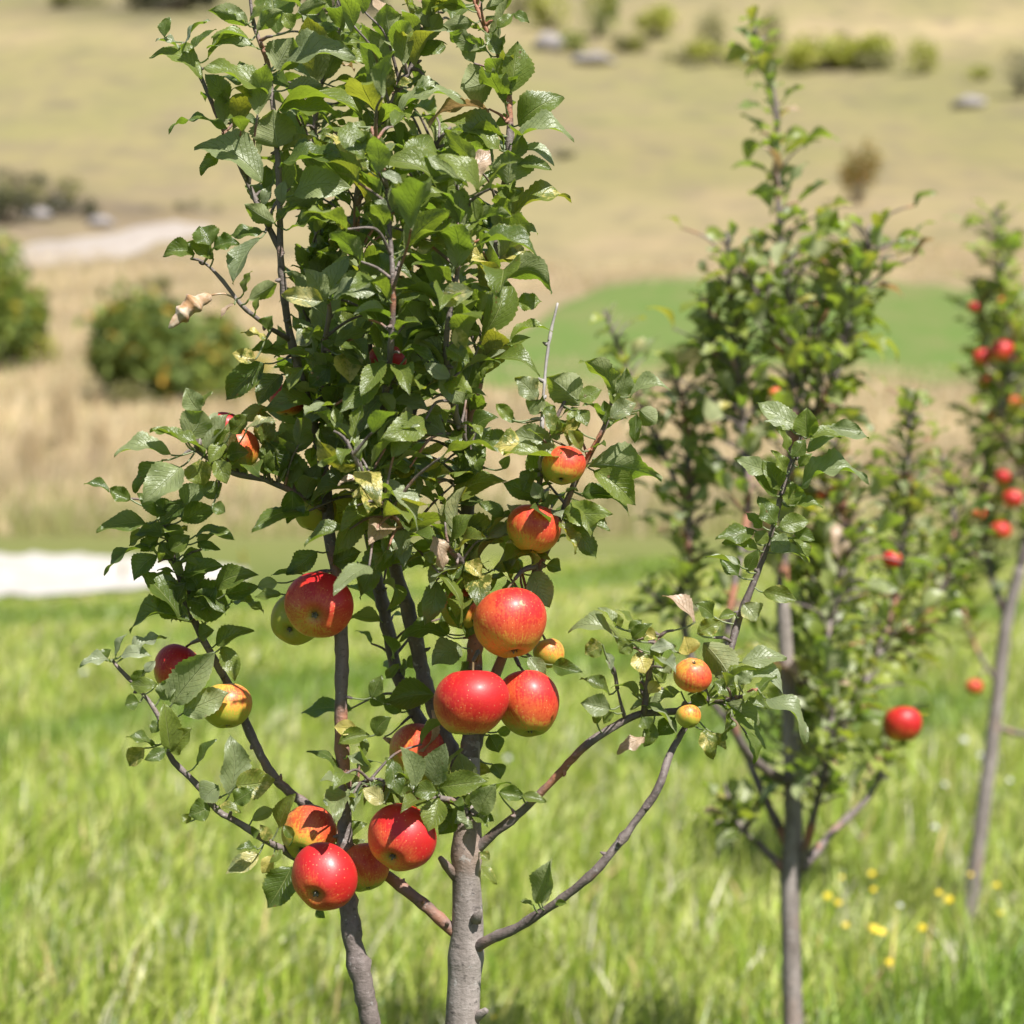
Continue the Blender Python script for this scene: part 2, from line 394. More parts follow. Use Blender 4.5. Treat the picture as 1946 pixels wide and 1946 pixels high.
na = q.noise(o_, 0.9, 5, 0.65); nb = q.noise(o_, 0.18, 4, 0.6); nc_ = q.noise(o_, 6.0, 3)
n0_ = q.noise(q.mapv(o_, (1, 0.45, 1)), 0.40, 3, 0.6)
vs_ = q.n('ShaderNodeTexVoronoi', {'Vector': q.mapv(o_, (1, .55, 1)), 'Scale': 0.15}); vsp = q.mr(q.math('ADD', vs_.outputs['Distance'], q.math('MULTIPLY', n0_, 0.25)), 0.22, 0.46, 0.85, 0.0)
sepy = q.n('ShaderNodeSeparateXYZ', {0: o_}); farm = q.mr(sepy.outputs[1], 70.0, 95.0)
c_ = q.mix(q.math('MULTIPLY', farm, q.mr(n0_, 0.46, 0.62, 0.0, 0.8)), a_.outputs['Color'], q.mix(0.5, a_.outputs['Color'], (0.15, 0.115, 0.095, 1)))
c_ = q.mix(q.math('MULTIPLY', farm, vsp), c_, q.mix(0.6, c_, (0.09, 0.075, 0.07, 1)))
nl_ = q.noise(q.mapv(o_, (1, .4, 1)), 0.09, 3, 0.6)
c_ = q.mix(q.math('MULTIPLY', farm, q.mr(nl_, 0.42, 0.60, 0.0, 0.6)), c_, q.mix(0.5, c_, (0.175, 0.185, 0.06, 1)))
c_ = q.mix(q.mr(na, 0.3, 0.75, 0.0, 0.30), c_, q.mix(0.6, a_.outputs['Color'], (0.13, 0.12, 0.07, 1)))
c_ = q.mix(q.mr(nb, 0.42, 0.70, 0.0, 0.35), c_, q.mix(0.55, c_, (0.21, 0.20, 0.085, 1)))
c_ = q.mix(q.mr(nc_, 0.5, 0.8, 0.0, 0.3), c_, q.mix(0.5, c_, (0.40, 0.33, 0.20, 1)))
q.set(q.b.inputs['Base Color'], c_); q.b.inputs['Roughness'].default_value = 0.95; q.b.inputs['Specular IOR Level'].default_value = 0.1
q.bump(na, 0.5, 0.15)
ground = build('ground', np.stack([GX, GY, GZ], -1).reshape(-1, 3), [Q], q.m, None, None, cov.reshape(-1, 3)); tag(ground, kind='structure')

def draped(name, cols, nrow, off, mat):
    """cols: list of (px, top_py, bottom_py); a sheet laid on the ground between two outlines"""
    V = []; cols = catmull([(a, b, c) for a, b, c in cols], 22)
    for px, t, b in cols:
        for k in range(nrow + 1):
            f = k / nrow; jit = 5 * math.sin(px * 0.07 + 3 * (k > nrow / 2)) + 3 * math.sin(px * .19 + k) if k in (0, nrow) else 0
            p, D = hit(px, t + (b - t) * f + jit * 0.6); e = 0 if k in (0, nrow) else 1
            V.append((p.x, p.y, p.z + off * (0.25 + 0.75 * e)))
    n = nrow + 1; i = np.arange(len(cols) - 1)[:, None] * n; j = np.arange(nrow)[None, :]
    return build(name, V, [np.stack([i + j, i + j + 1, i + n + j + 1, i + n + j], -1).reshape(-1, 4)], mat)
q = NT('pale_gravel'); o_ = q.coord('Object'); n1 = q.noise(o_, 3, 5, .7); n2 = q.noise(o_, 25, 3)
q.set(q.b.inputs['Base Color'], q.mix(q.mr(n1, .3, .7), q.mix(n2, (.44, .41, .38, 1), (.62, .58, .55, 1)), (.40, .37, .31, 1))); q.b.inputs['Roughness'].default_value = .9; q.bump(n2, .6, .03)
gravel = q.m
road = draped('gravel_road', [(-700, 1060, 1140), (-300, 1058, 1138), (-60, 1056, 1136), (100, 1056, 1132), (200, 1060, 1124), (330, 1070, 1116), (420, 1082, 1108), (470, 1090, 1103)], 8, 0.06, gravel)
tag(road, 'pale gravel road along the far edge of the green meadow', None, None, 'structure')
q = NT('pale_dirt'); o_ = q.coord('Object'); n1 = q.noise(o_, 1.5, 5, .7)
q.set(q.b.inputs['Base Color'], q.mix(q.mr(n1, .3, .7), (.38, .33, .285, 1), (.29, .245, .205, 1))); q.b.inputs['Roughness'].default_value = .95; q.bump(n1, .6, .05)
track = draped('dirt_track', [(30, 478, 505), (90, 462, 508), (170, 452, 500), (240, 440, 490), (300, 424, 466), (360, 428, 454), (400, 434, 448)], 5, 0.22, q.m)
tag(track, 'pale dirt track crossing the dry hillside', None, None, 'structure')
q = NT('lush_field'); o_ = q.coord('Object'); n1 = q.noise(o_, .5, 5, .7); n2 = q.noise(o_, 4, 3)
n1 = q.noise(q.mapv(o_, (1, .5, 1)), .35, 5, .7)
q.set(q.b.inputs['Base Color'], q.mix(q.mr(n1, .42, .66), q.mix(n2, (.078, .138, .018, 1), (.118, .175, .026, 1)), (.14, .16, .04, 1))); q.b.inputs['Roughness'].default_value = .9; q.bump(n2, .5, .08)
field = draped('green_field', [(800, 722, 734), (920, 672, 742), (1000, 630, 745), (1060, 588, 742), (1130, 555, 748), (1230, 532, 735), (1330, 527, 710), (1450, 528, 700), (1600, 534, 715), (1760, 545, 735), (1900, 560, 745), (2100, 575, 755), (2400, 590, 765)], 12, 0.25, q.m)
tag(field, 'bright green field below the dry hillside', None, None, 'structure')

# ------------------------------------------------------------------ grass
def blades(name, N, samp, hfun, wfun, colfun, mat, lean=0.35, label=None):
    x, y = samp(N); n = len(x); z = gh(x, y) - 0.01
    h = hfun(n, x, y); wd = wfun(n, x, y); a = rng.uniform(0, 2 * np.pi, n); la = rng.uniform(0, 2 * np.pi, n); lm = np.abs(rng.normal(0, lean, n)) + 0.05
    B = np.stack([x, y, z], -1); A = np.stack([np.cos(a), np.sin(a) * 0.6, a * 0], -1) * (wd / 2)[:, None]
    Lx = np.stack([np.cos(la) + 0.35, np.sin(la), la * 0], -1) * lm[:, None]
    def pt(t): 
        p = B + Lx * (h * t * t)[:, None]; p[:, 2] += h * (t - 0.25 * lm * t * t); return p
    V = np.stack([B - A, B + A, pt(0.5) - A * 0.9, pt(0.5) + A * 0.9, pt(0.82) - A * .5, pt(.82) + A * .5, pt(1.0)], 1).reshape(-1, 3)
    k = np.arange(n)[:, None] * 7
    Q = np.concatenate([k + np.array([[0, 1, 3, 2]]), k + np.array([[2, 3, 5, 4]])]); T = k + np.array([[4, 5, 6]])
    col = np.repeat(colfun(n, x, y), 7, axis=0)
    o = build(name, V, [Q, T], mat, None, None, col, smooth=False)
    return tag(o, label, None, None, 'stuff')
def clump(x, y, f, s): return 0.5 + 0.25 * (np.sin(x * f + s) * np.sin(y * f * 0.8 + 2 * s) + np.sin(x * f * 2.3 - y * f * 1.7 + s))
def meadow(N):
    r = rng.uniform(2.2, 23.8, N * 2); y = r; x = rng.uniform(-1, 1, len(r)) * (0.33 * y + 0.9)
    keep = rng.uniform(0, 1, len(r)) < 0.35 + 0.65 * clump(x, y, 2.6, 1.0)
    # no blades across the gravel
    x, y = x[keep], y[keep]; k2 = ((y < 18.9 + .9 * clump(x, y, 1.9, 2)) | (x > -2.0))
    return x[k2][:N], y[k2][:N]
PAL = np.array([lin(166, 186, 76)[:3], lin(134, 164, 46)[:3], lin(200, 210, 128)[:3], lin(94, 126, 32)[:3], lin(228, 228, 196)[:3], lin(220, 195, 140)[:3]])
def gcol(n, x, y):
    pr = clump(x, y, 1.1, 3.0); base = rng.choice(6, n, p=[.34, .27, .20, .13, .045, .015])
    c = PAL[base] * rng.uniform(0.5, 1.55, (n, 1)) * np.array([1.0, .92, 1.0])
    dark = (clump(x, y, 0.8, 5.0) > 0.62)[:, None]
    c = np.where(dark, c * np.array([0.55, 0.70, 0.48]), c)
    c = c * (1 + 0.20 * np.clip((y - 8) / 12, 0, 1)[:, None] * np.array([1.0, 0.6, 0.8]))
    return c
blades('meadow_grass', 420000, meadow, lambda n, x, y: (np.minimum(rng.gamma(5, 0.024, n), .24) * (0.6 + 0.7 * clump(x, y, 1.4, 2.0)) + 0.05) * np.clip(1.25 - (y - 9) / 18, .38, 1), lambda n, x, y: rng.uniform(0.0035, 0.008, n) + 0.0005 * y,
       gcol, M['grass'], 0.5, 'long green meadow grass in sunlight, ground cover')
def dry(N):
    y = rng.uniform(26, 92, N * 2); x = rng.uniform(-1, 1, len(y)) * (0.33 * y + 3)
    px = 973 + x / y * F
    fieldm = (y > 57 + 3 * clump(x, y, .9, 1)) & (px > 850 + 140 * clump(x, y, .3, 4)) & (y < 82)
    roadm = (y < 27)
    k = ~fieldm & ~roadm
    return x[k][:N], y[k][:N]
DP = np.array([lin(208, 190, 156)[:3], lin(190, 170, 132)[:3], lin(174, 154, 118)[:3], lin(146, 146, 90)[:3], lin(172, 150, 130)[:3]])
def dcol(n, x, y):
    g = clump(x, y, 0.35, 2.0); near = np.clip((36 - y) / 8, 0, 1)
    idx = rng.choice(5, n, p=[.32, .30, .2, .08, .1]); gm = rng.uniform(0, 1, n) < near * 0.7
    idx[gm] = 3
    return DP[idx] * rng.uniform(.8, 1.15, (n, 1)) * 1.12 * (0.72 + 0.56 * g)[:, None]
blades('dry_grass', 95000, dry, lambda n, x, y: rng.uniform(0.2, 0.6, n) * (0.6 + 0.8 * clump(x, y, .5, 1)), lambda n, x, y: rng.uniform(0.015, 0.04, n), dcol, M['drygrass'], 0.3, 'tall dry straw coloured grass on the lower slope')

# ------------------------------------------------------------------ bushes, rocks on the hill
def mat_bush(name, c1, c2, c3):
    q = NT(name); a = q.attr('tint'); sep = q.n('ShaderNodeSeparateColor', {0: a.outputs['Color']})
    c = q.mix(sep.outputs[0], c1, c2); c = q.mix(q.mr(sep.outputs[1], .86, .93), c, c3)
    q.set(q.b.inputs['Base Color'], c); q.b.inputs['Roughness'].default_value = .6
    tr = q.n('ShaderNodeBsdfTranslucent'); q.set(tr.inputs[0], q.mix(.5, c, (.4, .5, .08, 1)))
    mx = q.n('ShaderNodeMixShader', {0: .25, 1: q.b.outputs[0], 2: tr.outputs[0]}); q.set(q.out.inputs[0], mx.outputs[0]); return q.m
BM = {'green': mat_bush('bush_green', (.08, .14, .02, 1), (.25, .31, .05, 1), (.5, .42, .05, 1)),
      'yellow': mat_bush('bush_yellow_green', (.24, .27, .03, 1), (.46, .46, .06, 1), (.46, .42, .10, 1)),
      'olive': mat_bush('bush_olive', (.12, .12, .04, 1), (.27, .25, .09, 1), (.30, .26, .14, 1)),
      'orange': mat_bush('bush_orange', (.12, .11, .02, 1), (.32, .20, .04, 1), (.45, .18, .04, 1)),
      'dark': mat_bush('bush_dark', (.035, .04, .025, 1), (.085, .085, .05, 1), (.12, .1, .08, 1)),
      'flower': mat_bush('bush_flowering', (.08, .13, .03, 1), (.26, .32, .07, 1), (.52, .32, .05, 1))}
WOOD = mat_simple('bush_wood', (.12, .09, .07, 1), .8)
def bush(px, py, wpx, hpx, mk, name, label, cat, nl=500, group=None, lobes=5):
    p, D = hit(px, py); s = D / F; W_ = wpx * s / 2; H_ = hpx * s
    r = empty(name, p); tag(r, label, cat, group)
    cr = MB(); st = MB(); ls = max(0.05, min(W_, H_) * 0.22); nl = int(nl * 1.6)
    cs = [(rng.uniform(-.8, .8) * W_, rng.uniform(-.45, .45) * W_, H_ * rng.uniform(.25, .80), rng.uniform(.30, .72)) for _ in range(lobes)] + [(0, 0, H_ * .5, .7)]
    for cx, cy, cz, cr_ in cs:
        tube(st, [(cx * .1, cy * .1, -0.05), (cx * .5, cy * .5, cz * .5), (cx, cy, cz)], [ls * .35, ls * .22, ls * .1], 5, .1)
    n = nl; k = rng.integers(0, len(cs), n)
    for m_ in range(n):
        cx, cy, cz, f = cs[k[m_]]; v = rng.normal(0, 1, 3); v /= np.linalg.norm(v); rr = rng.uniform(.45, 1.08)
        c = np.array((cx, cy, cz)) + v * rr * np.array((min(W_, H_ * .9) * f, min(W_, H_) * f, H_ * f * .72))
        c[2] = max(c[2], ls * .3)
        dd = rng.normal(0, 1, 3) + v; dd /= np.linalg.norm(dd); e = np.cross(dd, rng.normal(0, 1, 3)); e /= np.linalg.norm(e); l = ls * rng.uniform(.6, 1.3)
        V = [c - dd * l * .5, c + e * l * .28 + dd * l * .05, c + dd * l * .6, c - e * l * .28 + dd * l * .05]
        cr.add(V, [(0, 1, 2, 3)], None, None, (rng.uniform(0, 1), rng.uniform(0, 1), 0))
    cr.obj('foliage', BM[mk], r, smooth=False); st.obj('stem', WOOD, r)
    return r
f_ = FS
bush(10 * f_, 705 * f_, 180, 235, 'green', 'shrub', 'round green shrub cut by the picture edge beside tall dry grass', 'shrub', 1500, lobes=8)
bush(315 * f_, 756 * f_, 290, 175, 'flower', 'shrub', 'wide dark green shrub with orange and yellow flecks behind the brown curled leaf', 'shrub', 2600, lobes=20)
bush(192 * f_, 728 * f_, 55, 90, 'olive', 'shrub', 'small grey green shrub at the left flank of the wide flecked shrub', 'shrub', 500)
bush(1618 * f_, 385 * f_, 86, 105, 'orange', 'shrub', 'lone orange and olive shrub standing in the middle of the dry slope', 'shrub', 500)
bush(1745 * f_, 140 * f_, 62, 62, 'yellow', 'shrub', 'compact dark yellow green shrub at the end of the hillside shrub row', 'shrub', 400)
bush(1580 * f_, 132 * f_, 210, 62, 'yellow', 'shrub', 'long low yellow green shrub right of the tallest tip of the blurred apple tree', 'shrub', 900, lobes=10)
bush(1380 * f_, 122 * f_, 190, 40, 'yellow', 'shrub', 'flat bright green shrub under the two upright olive shrubs', 'shrub', 600, lobes=8)
bush(1345 * f_, 112 * f_, 62, 100, 'olive', 'shrub', 'upright olive shrub left of the blurred tree tip', 'shrub', 400)
bush(1455 * f_, 110 * f_, 60, 90, 'olive', 'shrub', 'upright olive shrub directly behind the blurred tree tip', 'shrub', 400)
bush(1230 * f_, 75 * f_, 85, 60, 'yellow', 'shrub', 'rounded yellow green shrub near the top edge above bare ground', 'shrub', 400)
bush(1130 * f_, 70 * f_, 75, 105, 'green', 'shrub', 'tall bright green shrub reaching the top edge of the picture', 'shrub', 500)
bush(1040 * f_, 55 * f_, 75, 70, 'yellow', 'shrub', 'olive green shrub right of the foreground tree tip at the top edge', 'shrub', 400)
bush(1170 * f_, 98 * f_, 170, 30, 'olive', 'shrub', 'low grey green scrub patch under the tall bright green shrub', 'shrub', 400)
bush(1855 * f_, 150 * f_, 70, 26, 'yellow', 'shrub', 'small low green shrub on the bare slope near the right edge', 'shrub', 200)
bush(1925 * f_, 185 * f_, 60, 90, 'dark', 'shrub', 'dark scrub bush cut by the right edge of the picture', 'shrub', 300)
bush(300 * f_, 22 * f_, 260, 60, 'dark', 'shrub', 'wide dark bush along the top edge left of the foreground tree', 'shrub', 900, lobes=9)
bush(110 * f_, 14 * f_, 200, 36, 'olive', 'shrub', 'faint olive bush in the top left corner of the slope', 'shrub', 500, lobes=7)
bush(650 * f_, 24 * f_, 150, 50, 'dark', 'shrub', 'dark bush behind the top leaves of the foreground tree', 'shrub', 500, lobes=6)
bush(15 * f_, 425 * f_, 90, 60, 'dark', 'shrub', 'dark green scrub at the left edge above the dirt track', 'shrub', 400)
bush(70 * f_, 385 * f_, 160, 44, 'olive', 'shrub', 'grey brown scrub band on the slope above the dirt track', 'shrub', 400, lobes=8)
bush(1300 * f_, 705 * f_, 110, 60, 'olive', 'shrub', 'brownish scrub at the near edge of the bright green field', 'shrub', 400)
bush(1500 * f_, 128 * f_, 90, 44, 'yellow', 'shrub', 'bright yellow green shrub just right of the two upright olive shrubs', 'shrub', 400)
bush(1660 * f_, 134 * f_, 90, 40, 'olive', 'shrub', 'greyish olive scrub between the long low shrub and the compact one', 'shrub', 300)
bush(1280 * f_, 118 * f_, 90, 26, 'olive', 'shrub', 'thin strip of scrub left of the flat bright green shrub', 'shrub', 300)
bush(1085 * f_, 100 * f_, 60, 40, 'green', 'shrub', 'small grey green shrub between the two pale rocks', 'shrub', 300)
bush(1430 * f_, 134 * f_, 120, 30, 'yellow', 'shrub', 'low lime coloured scrub at the foot of the upright olive shrubs', 'shrub', 300)
bush(980 * f_, 40 * f_, 60, 60, 'olive', 'shrub', 'olive shrub touching the foreground tree tip on its right', 'shrub', 300)
bush(1195 * f_, 100 * f_, 50, 40, 'yellow', 'shrub', 'little green shrub below the rounded yellow green one', 'shrub', 200)
bush(440 * f_, 700 * f_, 60, 130, 'green', 'shrub', 'dark green shrub seen beneath the lower left twigs of the foreground tree', 'shrub', 300)
for px_, py_, h_, lab in ((122, 860, 1.9, 'tall pale dry grass plume between the two left shrubs'), (60, 900, 1.1, 'pale dry grass tuft at the left edge below the shrub'), (190, 870, 1.0, 'short pale grass tuft in front of the wide flecked shrub')):
    p_, D_ = hit(px_ * f_, py_ * f_); r_ = empty('dry_grass_tuft', p_); tag(r_, lab, 'grass tuft'); mb = MB(); cl = []
    for k_ in range(220):
        a = rng.uniform(0, 6.28); l = abs(rng.normal(0, .13)) * h_; hh = h_ * rng.uniform(.5, 1.05); w_ = rng.uniform(.006, .014)
        b0 = np.array((rng.normal(0, .07), rng.normal(0, .07), -.05)); m0 = b0 + np.array((math.cos(a) * l * .4, math.sin(a) * l * .4, hh * .6)); t0_ = b0 + np.array((math.cos(a) * l, math.sin(a) * l, hh))
        mb.add([b0 - (w_, 0, 0), b0 + (w_, 0, 0), m0 - (w_, 0, 0), m0 + (w_, 0, 0), t0_], [(0, 1, 3, 2)], [(2, 3, 4)], None, DP[rng.integers(0, 3)] * .95)
    o = mb.obj('blades', M['drygrass'], r_, smooth=False)
for a_ in ((405, 768, 90, 70, 'green', 'low green shrub between the wide flecked shrub and the foreground tree'), (250, 772, 80, 50, 'olive', 'low grey green scrub at the foot of the wide flecked shrub'), (85, 690, 70, 80, 'yellow', 'yellow green shrub between the left edge shrub and the tall grass plume'),
           (130, 408, 150, 36, 'dark', 'dark brownish scrub strip just above the dirt track'), (40, 350, 120, 26, 'dark', 'dark scrub on the slope at the left edge'), (340, 398, 200, 16, 'dark', 'thin line of brown scrub above the right end of the dirt track'), (1060, 300, 50, 16, 'dark', 'small dark scrub patch right of the foreground tree leader'), (300, 560, 60, 40, 'olive', 'small greyish shrub on the slope above the brown curled leaf')):
    bush(a_[0] * f_, a_[1] * f_, a_[2], a_[3], a_[4], 'shrub', a_[5], 'shrub', 350, lobes=7)
ROCK = mat_simple('pale_rock', (.33, .30, .29, 1), .85, .3, 4)
def rock(px, py, wpx, hpx, label):
    p, D = hit(px, py); s = D / F; mb = MB(); nph, nth = 12, 7; V = []
    for i in range(nth + 1):
        for j in range(nph):
            t = math.pi * i / nth; a = 2 * math.pi * j / nph; k = 1 + .16 * math.sin(3 * a + t * 2 + px) + rng.normal(0, .05)
            V.append((math.sin(t) * math.cos(a) * wpx * s / 2 * k, math.sin(t) * math.sin(a) * wpx * s / 2.6 * k, math.cos(t) * hpx * s * .62 * k + hpx * s * .3))
    Q = [(i * nph + j, (i + 1) * nph + j, (i + 1) * nph + (j + 1) % nph, i * nph + (j + 1) % nph) for i in range(nth) for j in range(nph)]
    mb.add(V, Q); o = mb.obj('boulder', ROCK); o.location = p; tag(o, label, 'rock')
rock(1828 * f_, 203 * f_, 62, 22, 'pale flat rock lying on the slope near the right edge')
rock(1120 * f_, 122 * f_, 80, 22, 'pale rock outcrop just below the tall bright green shrub')
rock(1035 * f_, 95 * f_, 60, 34, 'pale grey rock beside the top leaves of the foreground tree')
rock(70 * f_, 415 * f_, 66, 22, 'pale lilac rock among scrub above the dirt track')
rock(190 * f_, 428 * f_, 50, 20, 'grey rock at the upper rim of the dirt track')

# ------------------------------------------------------------------ apples
def apple_mesh(rx, ry, blush, bdir, seed, ns=30, nph=44):
    """radius rx (across), ry (half height); local +Z = stem end"""
    r_ = np.random.default_rng(seed); V = []; B = []; Cv = []; ph0 = r_.uniform(0, 6)
    l1, l2 = r_.uniform(.015, .04), r_.uniform(.025, .06)
    for i in range(ns + 1):
        th = math.pi * i / ns
        for j in range(nph):
            a = 2 * math.pi * j / nph
            rr = math.sin(th) * (1 + 0.10 * math.cos(th)); low = max(0, -math.cos(th))
            rr *= 1 + l1 * math.cos(2 * a + ph0) + l2 * low * math.cos(5 * a + ph0)
            z = math.cos(th) * 0.96; z -= 0.36 * math.exp(-(rr / .26) ** 2) if th < math.pi / 2 else 0
            if th >= math.pi / 2: z += 0.24 * math.exp(-(rr / .24) ** 2)
            z += 0.06 * math.cos(a + ph0) * math.sin(th)
            V.append((rr * rx * math.cos(a), rr * rx * math.sin(a), z * ry))
            n = np.array((math.sin(th) * math.cos(a), math.sin(th) * math.sin(a), math.cos(th)))
            B.append(blush - .10 + 0.40 * n.dot(bdir) - 0.55 * max(0, -n[2] - .25) ** 1.2)
            Cv.append(max(math.exp(-(rr / .19) ** 2) if th > 1.5 else 0, math.exp(-(rr / .22) ** 2) * .7 if th < 1.5 else 0))
    Q = [(i * nph + j, (i + 1) * nph + j, (i + 1) * nph + (j + 1) % nph, i * nph + (j + 1) % nph) for i in range(ns) for j in range(nph)]
    return V, Q, B, Cv
def make_apple(px, py, rpx, D, axis, blush, label, stemto=None, ar=0.97, seed=1, group=None, lowres=False):
    """axis: image-space direction of the calyx end (right, up, toward camera)"""
    ax = (RT * axis[0] + UP * axis[1] - FW * axis[2]).normalized()
    c = P(px, py, D); rr = rpx * D / F
    root = empty('apple', c); root.rotation_euler = (-ax).to_track_quat('Z', 'X').to_euler(); root.rotation_euler.rotate_axis('Z', seed * 1.7)
    bpy.context.view_layer.update()
    Mw = root.matrix_world.copy(); Mi = Mw.inverted(); M3 = Mi.to_3x3()
    bd = to_np((M3 @ (SUN_TO + Vector((.1, 0, -.25)))).normalized())
    V, Q, B, Cv = apple_mesh(rr, rr * ar, blush, bd, seed, *((16, 22) if lowres else (30, 44)))
    build('fruit', V, [Q], M['apple'], None, attrs={'blush': B, 'cavity': Cv}).parent = root
    mb = MB(); zt = rr * ar * .60
    top = Mw @ Vector((0, 0, zt)); e = stemto if stemto is not None else top + Vector((0, 0, .02)) - ax * .01
    a = Vector((0, 0, zt)); dd = Mi @ e
    hl = min(max(dd.length, .001), .5); m_ = Vector((0, 0, zt + min(.016, .4 * (dd - a).length)))
    tube(mb, catmull([tuple(a), tuple(m_), tuple(dd)], .003), .0011 * (1 + 0 * rr), 7, .05)
    mb.obj('stem', M['stem'], root)
    if not lowres or rpx > 15:
        mb = MB(); zb = -rr * ar * .73
        for k in range(5):
            t = k / 5 * 6.283 + .3; d1 = np.array((math.cos(t), math.sin(t), 0)); d2 = np.array((-math.sin(t), math.cos(t), 0)); u_ = rr * .05
            o0 = np.array((0, 0, zb))
            mb.add([o0 + d1 * u_ * .3 - d2 * u_ * .9, o0 + d1 * u_ * .3 + d2 * u_ * .9, o0 + d1 * u_ * 1.9 + d2 * u_ * .6 + (0, 0, -u_ * 1.3), o0 + d1 * u_ * 1.9 - d2 * u_ * .6 + (0, 0, -u_ * 1.3), o0 + d1 * u_ * 1.5 + (0, 0, -u_ * 2.9)],
                   [(0, 1, 2, 3)], [(3, 2, 4)])
        tube(mb, [(0, 0, zb - .0002), (0, 0, zb - u_ * 1.5)], [u_ * .9, u_ * .3], 7, .1)
        mb.obj('calyx', M['calyx'], root, smooth=False)
    tag(root, label, 'apple', group)
    return root

# ------------------------------------------------------------------ apple tree builder
class Tree:
    def __init__(s, D0, base_px, base_py, name, label):
        s.D0 = D0; b = P(base_px, base_py, D0); s.root = empty(name, b); tag(s.root, label, 'apple tree'); s.o = to_np(b)
        s.br = []
    def branch(s, pts, name='branch', sides=12, rough=.05, knots=.25, mat='twig', label=None):
        """pts: (px, py, depth offset, radius px)"""
        C = []
        for (x, y, dz, r) in pts:
            D = s.D0 + dz; p = P(x * FS, y * FS, D); C.append((p.x, p.y, p.z, r * FS * D / F))
        path = catmull(C, .006 if s.D0 < 2 else .02)
        pr = np.array([proj(p[:3]) for p in path])
        b = dict(path=path, pr=pr, name=name, bark=MB(), leaf=MB(), pet=MB(), sides=sides, rough=rough, mat=mat, label=label, knots=knots)
        s.br.append(b); return b
    def nearest(s, px, py, D=None, only=None):
        best = None
        for b in (only or s.br):
            d = np.hypot(b['pr'][:, 0] - px, b['pr'][:, 1] - py)
            if D is not None: d = np.hypot(d, (b['pr'][:, 2] - D) / D * F * .8)
            i = int(np.argmin(d))
            if best is None or d[i] < best[0]: best = (d[i], b, i)
        return best
    def twig_to(s, b, i, q, r=.0014):
        a = b['path'][i][:3]; q = to_np(q); L = np.linalg.norm(q - a)
        if L < .004: return
        m = (a + q) / 2 + np.array((0, 0, .12 * L)) + rng.normal(0, .04, 3) * L
        pth = catmull([a, m, q], .004 if s.D0 < 2 else .02); tube(b['bark'], pth, np.linspace(r * 1.7, r, len(pth)), 7, .12)
    def petiole(s, b, a, q, r=.0007):
        a = np.array(a[:3]); q = to_np(q); L = np.linalg.norm(q - a); m = a * .4 + q * .6 - np.array((0, 0, .08 * L))
        pth = catmull([a, m, q], .005 if s.D0 < 2 else .03); tube(b['leaf'], pth, r, 5, 0, False, (.8, 0, .6))
    def finish(s):
        for b in s.br:
            path = b['path']; rad = path[:, 3].copy(); n = len(rad)
            L = np.concatenate([[0], np.cumsum(np.linalg.norm(np.diff(path[:, :3], axis=0), axis=1))])
            if b['knots']:
                for _ in range(int(L[-1] / .028) + 1):
                    c = rng.uniform(0, L[-1]); rad *= 1 + b['knots'] * rng.uniform(.3, 1) * np.exp(-((L - c) / .004) ** 2)
                rad *= 1 + .035 * np.sin(L * 60 + rng.uniform(0, 6)) + .03 * np.sin(L * 173)
            if b['name'] == 'trunk' and s.D0 < 2:
                rad *= 1 + .025 * np.sin(L * 31 + 1) + .012 * np.sin(L * 77)
                for c in (L[-1] - .10, L[-1] - .19, L[-1] - .27): rad *= 1 + .10 * np.exp(-((L - c) / .009) ** 2)
            rad[:6] *= np.linspace(1.05, 1, 6)[:len(rad[:6])] if b['name'] == 'branch' else 1
            if s.D0 < 2 and b['name'] != 'trunk':
                path = path.copy(); path[2:-2, :3] += rng.normal(0, 1, (n - 4, 3)) * rad[2:-2, None] * .05
            tube(b['bark'], path, rad, b['sides'], b['rough'])
            if b['knots'] and s.D0 < 2:       # bud stubs
                for _ in range(int(L[-1] / .045)):
                    i = rng.integers(2, n - 2); v = rng.normal(0, 1, 3); v /= np.linalg.norm(v); r = path[i, 3]
                    tube(b['bark'], [path[i, :3] + v * r * .5, path[i, :3] + v * (r + .002), path[i, :3] + v * (r + .0045) + (0, 0, .001)], [.0022, .0018, .0008], 6, .1)
            o = b['bark'].obj(b['name'], M[b['mat']], s.root, s.o)
            if b['label']: o['label'] = b['label']
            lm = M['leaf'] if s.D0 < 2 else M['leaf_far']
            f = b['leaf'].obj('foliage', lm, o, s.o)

def inside(poly, x, y):
    c = False; n = len(poly)
    for i in range(n):
        x1, y1 = poly[i]; x2, y2 = poly[i - 1]
        if (y1 > y) != (y2 > y) and x < (x2 - x1) * (y - y1) / (y2 - y1) + x1: c = not c
    return c

